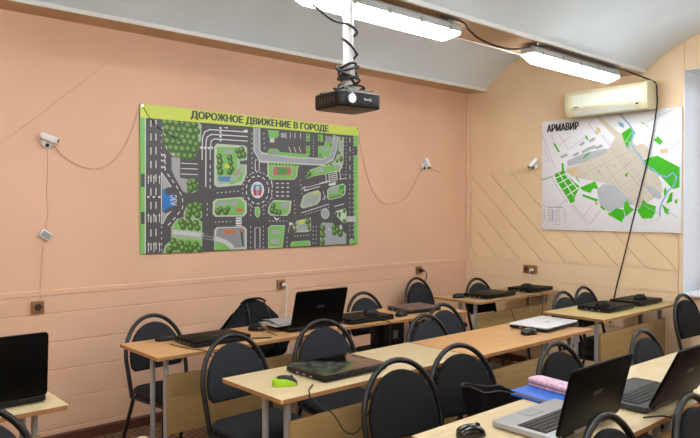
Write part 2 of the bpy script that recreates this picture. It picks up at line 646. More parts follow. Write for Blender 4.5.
place_desk('orange', 1.005, -3.46, 0, 'honey-coloured wooden desk along the poster wall carrying the open black laptop with papers')
place_desk('orange', 1.015, -2.235, -5, 'honey-coloured wall desk with two closed laptops and two mice, beyond the papers', panel=False)
place_desk('dull', .848, -.645, 0, 'small-looking wooden desk in the far corner of the room with two closed dark laptops')
place_desk('pale', 1.525, -5.27, 0, 'desk cut by the left photo edge, carrying an open black laptop seen from behind')
place_desk('pale', 2.032, -3.425, 0, 'pale wooden desk with the lime green mouse and a glossy closed laptop', D=.455)
place_desk('orange', 2.05, -2.235, 0, 'honey-coloured wooden desk carrying the closed white laptop', L=1.16)
place_desk('yellow', 1.93, -.68, 0, 'yellowish wooden desk under the city map with two closed dark laptops')
place_desk('pale', 2.525, -5.205, 0, 'desk of which only one pale corner shows at the bottom photo edge on the left')
place_desk('pale', 3.115, -3.345, 0, 'pale wooden foreground desk carrying the silver open laptop and the blue folder')
place_desk('pale', 3.15, -2.135, -1.5, 'pale wooden desk at the right photo edge, touching the foreground desk')


# ------------------------------------------------------------------ chairs
def make_chair(fab):
    """black tube chair with a round hooped back, sitter faces +x"""
    root = bpy.data.objects.new('chair', None)
    COL.objects.link(root)
    b = MB()
    out = rrect(.385, .40, .07, 5)
    b.pad([(x + .015, y) for x, y in out], .425, .47, .02, fab)
    b.build('seat', root)
    MB().box((.012, 0, .419), (.34, .35, .012), 'frame', r=.001, cr=.05).build('seat_board', root)

    def back(z):                       # backward lean of the hoop plane
        t = (z - .42) / .44
        return -.168 - .105 * t
    hw, z0, zt = .196, .61, .85
    pts = [(back(z), -(.186 + (hw - .186) * min((z - .40) / .22, 1)), z) for z in (.40, .47, .55)]
    for i in range(25):
        a = PI - PI * i / 24
        z = z0 + (zt - z0) * math.sin(a)
        pts.append((back(z), hw * math.cos(a), z))
    pts += [(p[0], -p[1], p[2]) for p in reversed(pts[:3])]
    MB().tube(pts, .0125, 'frame', n=10).build('back_frame', root)
    # upholstered back: flat below, half ellipse above
    zb, ztp, w = .542, .812, .172
    oy = []
    for i in range(23):
        a = PI * i / 22
        oy.append((w * math.cos(a), .60 + (ztp - .60) * math.sin(a)))
    oy += [(-w + .004, zb + .02), (-w + .022, zb), (w - .022, zb), (w - .004, zb + .02)]
    b = MB()
    lean = math.atan2(.105, .44)
    mx = Matrix.Translation((back(.42), 0, .42)) @ Matrix.Rotation(-lean, 4, 'Y')
    # local: x thickness, y width, z along the leaning plane
    k = 1 / math.cos(lean)
    b.pad([(y, (z - .42) * k) for y, z in oy], -.016, .024, .014, fab, mx=mx @ Matrix(((0, 0, 1, 0), (1, 0, 0, 0), (0, 1, 0, 0), (0, 0, 0, 1))))
    b.build('backrest', root)
    for s in (-1, 1):
        MB().tube(smooth_path([(.15, s * .165, .408), (.165, s * .178, .36), (.185, s * .19, .18), (.195, s * .198, .008)], 4), .0115, 'frame', n=8).build('leg', root)
        MB().tube(smooth_path([(back(.41) + .02, s * .186, .408), (back(.41) - .0, s * .188, .36), (-.235, s * .198, .18), (-.285, s * .205, .008)], 4), .0115, 'frame', n=8).build('leg', root)
        MB().tube([(.16, s * .168, .405), (-.16, s * .186, .405)], .010, 'frame', n=8).build('seat_rail', root)
        MB().cyl((.195, s * .198, .009), .015, .018, 'rubber', n=10).build('foot_cap', root)
        MB().cyl((-.285, s * .205, .009), .015, .018, 'rubber', n=10).build('foot_cap', root)
    MB().tube([(-.16, -.186, .405), (-.16, .186, .405)], .009, 'frame', n=8).build('stretcher', root)
    return root


CHAIRS = [
    # top of the hoop x, y, turn, fabric, label
    (.54, -3.745, 5, 'cloth', 'leftmost dark grey round-backed chair between the poster wall and a desk end'),
    (.50, -3.02, 0, 'cloth2', 'chair hidden under the black jacket below the poster'),
    (.60, -2.07, 0, 'cloth', 'round-backed chair behind the wall desk with the black shoulder bag on its seat'),
    (.135, -.945, 3, 'cloth', 'dark round-backed chair set against the poster wall, under the socket near the corner'),
    (.535, -.575, -2, 'cloth', 'small-looking round-backed chair in the far corner behind a laptop desk'),
    (1.94, -5.05, 0, 'cloth', 'chair cropped by the lower left photo corner, below the open laptop'),
    (1.416, -3.735, 2, 'cloth', 'dark grey chair at the corner of the desk with the lime green mouse'),
    (1.374, -3.175, -14, 'cloth', 'dark round-backed chair right in front of the open black laptop with papers'),
    (1.645, -2.52, 0, 'cloth', 'nearer of the two overlapping round chair backs behind the middle of the long desk row'),
    (1.417, -2.09, 0, 'cloth', 'farther of the two overlapping round chair backs behind the middle of the long desk row'),
    (1.605, -.872, 0, 'cloth', 'left one of the two chairs side by side behind the desk under the city map'),
    (1.55, -.46, 0, 'cloth', 'right one of the two chairs side by side behind the desk under the city map'),
    (2.293, -.355, -4, 'cloth2', 'chair standing alone beside the window recess at the right, past the map desk'),
    (2.374, -3.56, -11, 'cloth2', 'black round-backed chair in the foreground, just left of the one holding the tote bag'),
    (2.350, -3.128, -12, 'cloth2', 'black round-backed chair holding the open black tote bag'),
    (2.642, -2.70, -3, 'cloth2', 'round-backed chair showing above the pink pencil case, behind the blue folder'),
    (2.765, -2.04, 0, 'cloth', 'grey round-backed chair between the map desk panel and the desk at the right edge'),
    (3.352, -3.585, 0, 'cloth2', 'chair back peeping up in front of the silver laptop at the bottom photo edge'),
    (3.44, -3.15, 0, 'cloth2', 'chair cropped by the lower right photo corner beside the second open laptop'),
]
protos = {}
for x, y, rz, fab, label in CHAIRS:
    if fab not in protos:
        o = protos[fab] = make_chair(fab)
    else:
        o = copy_tree(protos[fab])
    o.location = (x + .273, y, 0)
    o.rotation_euler = (0, 0, math.radians(rz))
    tag(o, label, 'chair', 'round-backed upholstered tube chairs')


# ------------------------------------------------------------------ computers
ZT = .7485        # desk surface


def closed_laptop(lid, label, x, y, rz=0, w=.38, d=.255, z=ZT, group='closed laptops on the desks', shine=False):
    """width along y, hinge on the +x side"""
    o = thing('closed_laptop', label, 'laptop', (x, y, z), math.radians(rz), group)
    MB().box((0, 0, .0125), (d, w, .017), 'black', r=.004, cr=.016).build('base', o)
    b = MB().box((0, 0, .0275), (d, w, .011), lid, r=.004, cr=.016)
    b.build('lid', o)
    for sx in (-1, 1):
        for sy in (-1, 1):
            MB().cyl((sx * (d / 2 - .03), sy * (w / 2 - .04), .0022), .010, .0044, 'rubber', n=10).build('rubber_foot', o)
    for k in range(3):
        MB().box((-.05 + k * .05, -w / 2 + .0012, .013), (.016, .003, .007), 'steel').build('port', o)
    MB().box((d / 2 - .004, 0, .0205), (.014, w * .62, .010), 'black', r=.003).build('hinge', o)
    MB().box((.02, 0, .0332), (.012, .055, .0006), 'mark').build('emblem', o)
    return o


def open_laptop(deck, lid, label, hx, hy, rz=0, w=.385, d=.25, tilt=14, h=.245, z=ZT, keys='key', mark=True):
    """hinge line at local origin, keyboard towards -x, screen leaning back by tilt"""
    o = thing('open_laptop', label, 'laptop', (hx, hy, z), math.radians(rz), 'open laptops')
    base = MB().box((-d / 2, 0, .0145), (d, w, .020), deck, r=.004, cr=.014).build('base', o)
    MB().box((-d / 2 - .004, 0, .0067), (d - .03, w - .02, .006), 'black', r=.002, cr=.012).build('underside', base)
    b = MB()
    b.box((-.098, -.004, .0248), (.112, w * .88, .0012), 'key')
    nx, ny = 5, 17
    for i in range(nx):
        for j in range(ny):
            if i == 4 and 4 <= j < 10:
                continue
            b.box((-.054 - i * .0215, -w * .43 + (j + .5) * w * .86 / ny, .0265), (.0175, w * .86 / ny - .0032, .003), keys)
    b.box((-.054 - 4 * .0215, -w * .43 + 7 * w * .86 / ny, .0265), (.0175, 6 * w * .86 / ny - .0032, .003), keys)
    b.build('keyboard', base)
    MB().box((-.205, -.02, .0249), (.055, .09, .0012), 'dkdeck' if deck != 'silver' else 'grey', cr=.004).build('touchpad', base)
    for s in (-1, 1):
        MB().tube([(.002, s * w * .32 - .03, .022), (.002, s * w * .32 + .03, .022)], .009, 'black', n=10).build('hinge', o)
    T = Matrix.Translation((.004, 0, .024)) @ Matrix.Rotation(math.radians(tilt), 4, 'Y')
    b = MB().box((0, 0, 0), (h, w, .010), lid, r=.0035, cr=.014, mx=T @ Matrix.Translation((0, 0, h / 2 + .004)) @ Matrix.Rotation(PI / 2, 4, 'Y'))
    L = b.build('lid', o)
    MB().box((-.0055, 0, h / 2 + .006), (.0012, w - .03, h - .034), 'screen', mx=T).build('screen', L)
    if mark:
        MB().prism([(.026, -.008), (.032, .008), (-.026, .008), (-.032, -.008)], 'x', .0049, .0056, 'mark', mx=T @ Matrix.Translation((0, -.0 * w, h * .55))).build('emblem', L)
    return o


def mouse(label, x, y, rz=0, body='gloss', z=ZT, cord=None, top=None, group='computer mice'):
    """length along x, buttons towards +x"""
    o = thing('computer_mouse', label, 'mouse', (x, y, z), math.radians(rz), group)
    rings = []
    for i in range(11):
        t = i / 10
        X = -.054 + .108 * t
        w = .033 * (max(1 - (2 * t - 1) ** 4, 0.02)) ** .5 * (.92 + .08 * math.cos(2 * PI * t))
        h = .039 * (max(1 - (1.72 * t - .76) ** 2, .0)) ** .55 * .97 + .002
        r = []
        for j in range(14):
            a = PI * j / 13
            r.append((X, w * math.cos(a), 0.0015 + h * max(math.sin(a), 0) ** .75))
        rings.append(r)
    b = MB().loft(rings, body)
    b.build('body', o)
    if top:
        rings2 = []
        for i in range(2, 11):
            t = min(i / 10, .985)
            X = -.054 + .108 * t
            w = .033 * (max(1 - (2 * t - 1) ** 4, 0.02)) ** .5 * (.92 + .08 * math.cos(2 * PI * t))
            h = .039 * (max(1 - (1.72 * t - .76) ** 2, .0)) ** .55 * .97 + .002
            k = .32 - .20 * t
            rings2.append([(X, (w + .0012) * math.cos(PI * (k + (1 - 2 * k) * j / 8)), .0027 + h * math.sin(PI * (k + (1 - 2 * k) * j / 8)) ** .75) for j in range(9)])
        MB().loft(rings2, top, cap=False, closed=False).build('cover', o)
    MB().cyl((.028, 0, .034), .0085, .007, 'rubber', n=14, mx=Matrix.Translation((.028, 0, .033)) @ Matrix.Rotation(PI / 2, 4, 'X') @ Matrix.Translation((-.028, 0, -.034))).build('scroll_wheel', o)
    for s in (-1, 1):
        MB().box((s * .035, 0, .001), (.014, .03, .002), 'rubber', cr=.004).build('glide', o)
    if cord:
        MB().tube(smooth_path([(.05, 0, .010)] + cord, 5), .0021, 'rubber', n=6).build('cord', o)
    return o


# along the poster wall
mouse('black round mouse at the near end of the wall desk, left of a closed laptop', .845, -3.83, 75, 'black', cord=[(.075, .03, .006), (.14, -.12, .004), (.10, -.27, .004), (-.0, -.325, .004)][:2])
closed_laptop('lid', 'closed black laptop at the near end of the wall desk', 1.04, -3.63, 0, w=.36)
mouse('small black mouse lying left of the papers and open laptop', .93, -3.265, 20, 'black', cord=[(.09, -.01, .004), (.16, -.05, .003), (.22, -.09, .003)])
open_laptop('black', 'lid', 'open black laptop holding papers on the desk below the poster', 1.14, -2.955, 0, w=.41, d=.26, tilt=15, h=.235)
for k in range(3):
    MB_ = MB()
    rings = []
    for i in range(9):
        t = i / 8
        zz = .003 + .010 * math.sin(PI * t) * (k == 2) + .004 * k
        rings.append([(-.105 + .21 * t, -.145, zz), (-.105 + .21 * t, .145, zz), (-.105 + .21 * t, .145, zz + .003), (-.105 + .21 * t, -.145, zz + .003)])
    MB_.loft(rings, 'papergrey')
    o = MB_.build('paper_sheets')
    o.location = (.985 - .008 * k, -3.07 + .02 * k, .779 + .0002)
    o.rotation_euler = (0, 0, math.radians((-4, 7, -9)[k]))
    tag(o, ('lowest sheaf of paper on the keyboard of the laptop below the poster',
            'middle sheaf of grey paper on the keyboard of the laptop below the poster',
            'curling top sheaf of grey paper on the keyboard of the laptop below the poster')[k], 'paper', 'paper sheaves on the open laptop')
b = MB().tube([(-.05, 0, .004), (.062, 0, .004)], .0038, 'black', n=8)
o = thing('ballpoint_pen', 'short dark pen lying on the wall desk edge near the small mouse', 'pen', (1.165, -3.39, ZT), math.radians(62))
b.build('barrel', o)
MB().loft([[(.062 + i * .006, (.0036 - i * .0015) * math.cos(2 * PI * j / 8), .004 + (.0036 - i * .0015) * math.sin(2 * PI * j / 8)) for j in range(8)] for i in range(3)], 'chrome').build('tip', o)
closed_laptop('lid', 'closed black laptop with a mouse on its lid, beyond the open laptop by the poster', 1.07, -2.51, -3, w=.385)
mouse('black mouse riding on a closed laptop beside the open laptop below the poster', 1.10, -2.445, 60, 'black', z=ZT + .0335)
mouse('black mouse on the bare wood between two closed laptops by the poster wall', 1.14, -2.19, 100, 'black', cord=[(.09, .02, .004), (.16, .03, .003)])
closed_laptop('browngrey', 'closed grey-brown laptop at the far end of the poster wall desk', 1.02, -1.93, -6, w=.32)

# far corner desk
mouse('black mouse at the near end of the far corner desk', .80, -1.145, 70, 'black')
closed_laptop('lid', 'nearer closed black laptop on the far corner desk', .905, -.855, 0, w=.42)
closed_laptop('lid', 'farther closed black laptop on the corner desk, under the double wall socket', .905, -.235, 0, w=.37)
mouse('black mouse on the farther closed laptop of the corner desk', .93, -.46 + .13, 60, 'black', z=ZT + .0335)

# desk under the map
closed_laptop('lid', 'nearer closed black laptop on the desk under the map', 1.93, -.80, 0, w=.40)
mouse('black mouse on the nearer closed laptop under the map', 1.955, -.90, 60, 'black', z=ZT + .0335)
closed_laptop('lid', 'farther closed black laptop on the desk under the map, beside the window', 1.93, -.31, 0, w=.40)
mouse('black mouse on the farther closed laptop under the map', 1.965, -.31, 60, 'black', z=ZT + .0335)

# second row
mouse('lime green and black mouse on the pale desk', 2.085, -3.885, 62, 'lime', top='black')
closed_laptop('gloss', 'glossy closed black laptop beside the lime green mouse', 2.035, -3.55, 0, w=.385, d=.285, shine=True)
closed_laptop('whitelid', 'closed white laptop on the honey-coloured desk', 2.035, -1.81, 3, w=.40, d=.265)
mouse('glossy black mouse in front of the closed white laptop', 2.125, -2.115, 75, 'gloss')

# left edge
open_laptop('black', 'lid', 'open black laptop at the left photo edge, lid towards the viewer', 1.66, -4.925, 0, w=.41, d=.26, tilt=5, h=.25, mark=False)

# foreground row
open_laptop('silver', 'lid', 'silver open laptop with black lid in the right foreground', 3.245, -3.475, 0, w=.405, d=.245, tilt=14, h=.228)
open_laptop('dkdeck', 'lid', 'dark open laptop leaning far back at the right photo edge', 3.30, -2.935, -1, w=.415, d=.25, tilt=26, h=.25)
mouse('black mouse at the near end of the foreground desk, bottom of the photo', 3.01, -3.80, 75, 'gloss')


# ------------------------------------------------------------------ things lying on the foreground desk
o = thing('plastic_folder', 'blue glossy plastic folder under the pink pencil case', 'folder', (2.985, -3.195, ZT), math.radians(84))
MB().box((0, 0, .003), (.235, .32, .004), 'blue', r=.001, cr=.006).build('back_cover', o)
MB().box((.003, .002, .0115), (.215, .30, .011), 'paper', r=.002).build('papers', o)
b = MB()
rings = []
for i in range(9):
    t = i / 8
    zz = .0185 + .004 * math.sin(PI * t)
    x = -.118 + .236 * t
    rings.append([(x, -.16, zz), (x, .16, zz), (x, .16, zz + .002), (x, -.16, zz + .002)])
b.loft(rings, 'blue')
b.build('front_cover', o)
b = MB()
b.box((.1175, 0, .0105), (.003, .32, .017), 'blue', r=.001)
b.build('spine', o)

o = thing('pencil_case', 'pink patterned zipped pencil case on the blue folder', 'pencil case', (2.935, -3.165, ZT + .0235), math.radians(82))
MB().box((0, 0, .009), (.085, .225, .018), 'pink', r=.008, cr=.022).build('lower_shell', o)
MB().box((0, 0, .025), (.085, .225, .018), 'pink', r=.009, cr=.022).build('upper_shell', o)
MB().tube([(x, y, .017) for x, y in rrect(.087, .227, .023, 5)], .003, 'mauve', n=6, closed=True).build('zip', o)
MB().box((.046, -.06, .015), (.004, .007, .020), 'steel', r=.001).build('zip_pull', o)

# tote bag on the seat of the black chair
o = thing('tote_bag', 'open black tote bag on the chair seat in the foreground', 'bag', (2.62, -3.10, .4705), 0)


def bag_ring(t, k=0.0):
    n = 28
    w = .25 + .07 * t - k
    d = .15 + .035 * t - k
    out = []
    for i in range(n):
        a = 2 * PI * i / n
        c, s_ = math.cos(a), math.sin(a)
        x = d / 2 * math.copysign(abs(c) ** .7, c)
        y = w / 2 * math.copysign(abs(s_) ** .7, s_)
        z = .238 * t - (.03 * t ** 3) * (y / (w / 2)) + (.006 * math.sin(5 * a + t * 3) * t)
        out.append((x + .006 * t * math.sin(3 * a), y - .05 * t, z))
    return out


b = MB().loft([bag_ring(t) for t in (0, .04, .2, .4, .6, .8, 1)] + [bag_ring(1, .008), bag_ring(.85, .012)], 'bag', cap=True)
b.f.pop()
b.mi.pop()
b.build('body', o)
inner = [bag_ring(t, .012) for t in (.85, .5, .1)]
b = MB().loft(inner, 'lining', cap=True)
b.f.pop(-2)
b.mi.pop(-2)
b.build('lining', o)
MB().tube(bag_ring(1.0, .004), .0045, 'bag', n=6, closed=True).build('rim', o)
for s in (-1, 1):
    MB().tube(smooth_path([(s * .088, -.115, .20), (s * .098, -.10, .16), (s * .112, -.04, .09), (s * .112, .03, .10), (s * .10, .06, .17), (s * .09, .06, .195)], 5), .006, 'bag', n=6, rz=.003).build('handle', o)
b = MB().tube(smooth_path([(.085, -.16, .155), (.092, -.165, .14), (.094, -.162, .12), (.09, -.168, .105)], 4), .005, 'chrome', n=8)
b.build('buckle', o)

# shoulder bag on the chair by the poster wall
o = thing('shoulder_bag', 'black bag with a small grey patch on a chair, seen under the wall desk', 'bag', (.865, -2.055, .4705), 0)
MB().box((0, 0, .10), (.13, .29, .20), 'bag', r=.03, cr=.05).build('body', o)
MB().box((.0665, .02, .10), (.003, .05, .06), 'papergrey', cr=.004).build('patch', o)
MB().tube(smooth_path([(0, -.12, .195), (-.015, -.08, .225), (-.02, 0, .235), (-.015, .08, .225), (0, .12, .195)], 5), .006, 'bag', n=6).build('strap', o)

# padded jacket over the chair back
o = thing('padded_jacket', 'black quilted jacket hung over a chair back below the poster', 'jacket', (.50, -3.02, 0), 0)


def drape(side, n=48, m=14):
    """one side of the coat over the hoop, a fan that widens downwards; side +1 front, -1 rear"""
    g = []
    for i in range(n + 1):
        u = -1 + 2 * i / n
        a = abs(u)
        col = []
        for j in range(m + 1):
            t = j / m
            # top edge follows the hoop; the hem reaches out to both sides
            ty = u * (.150 if u < 0 else .165)
            tz = .874 - .085 * a ** 2.2
            hy = u * (.36 if u < 0 else .27)
            hz = .47 + .13 * a ** 3
            q = t ** .9
            y = ty + (hy - ty) * q
            z = tz + (hz - tz) * t
            fold = .5 + .5 * math.cos(u * 17 + 1.2)
            bulge = (.034 + .03 * t + .020 * t ** .6 * fold + .006 * math.sin(23 * t + 3 * u)) * min(1, t * 7) * (1 - .55 * a ** 4)
            back = -.105 * (z - .86) / .44
            col.append((back + side * bulge, y, z))
        g.append(col)
    return g


for side, nm in ((1, 'front_panel'), (-1, 'rear_panel')):
    MB().loft(drape(side), 'jacket', cap=False, closed=False).build(nm, o)
MB().tube(smooth_path([(.03, -.10, .855), (.02, -.05, .878), (.02, .05, .880), (.03, .10, .857)], 5), .008, 'jacket', n=8).build('collar', o)
for y0, y1 in ((-.055, -.075), (.085, .11)):
    MB().tube(smooth_path([(.03, y0, .855), (.072, (y0 + y1) / 2, .80), (.115, y1, .68), (.145, y1 * 1.25, .56)], 5), .004, 'frame', n=6).build('seam_piping', o)

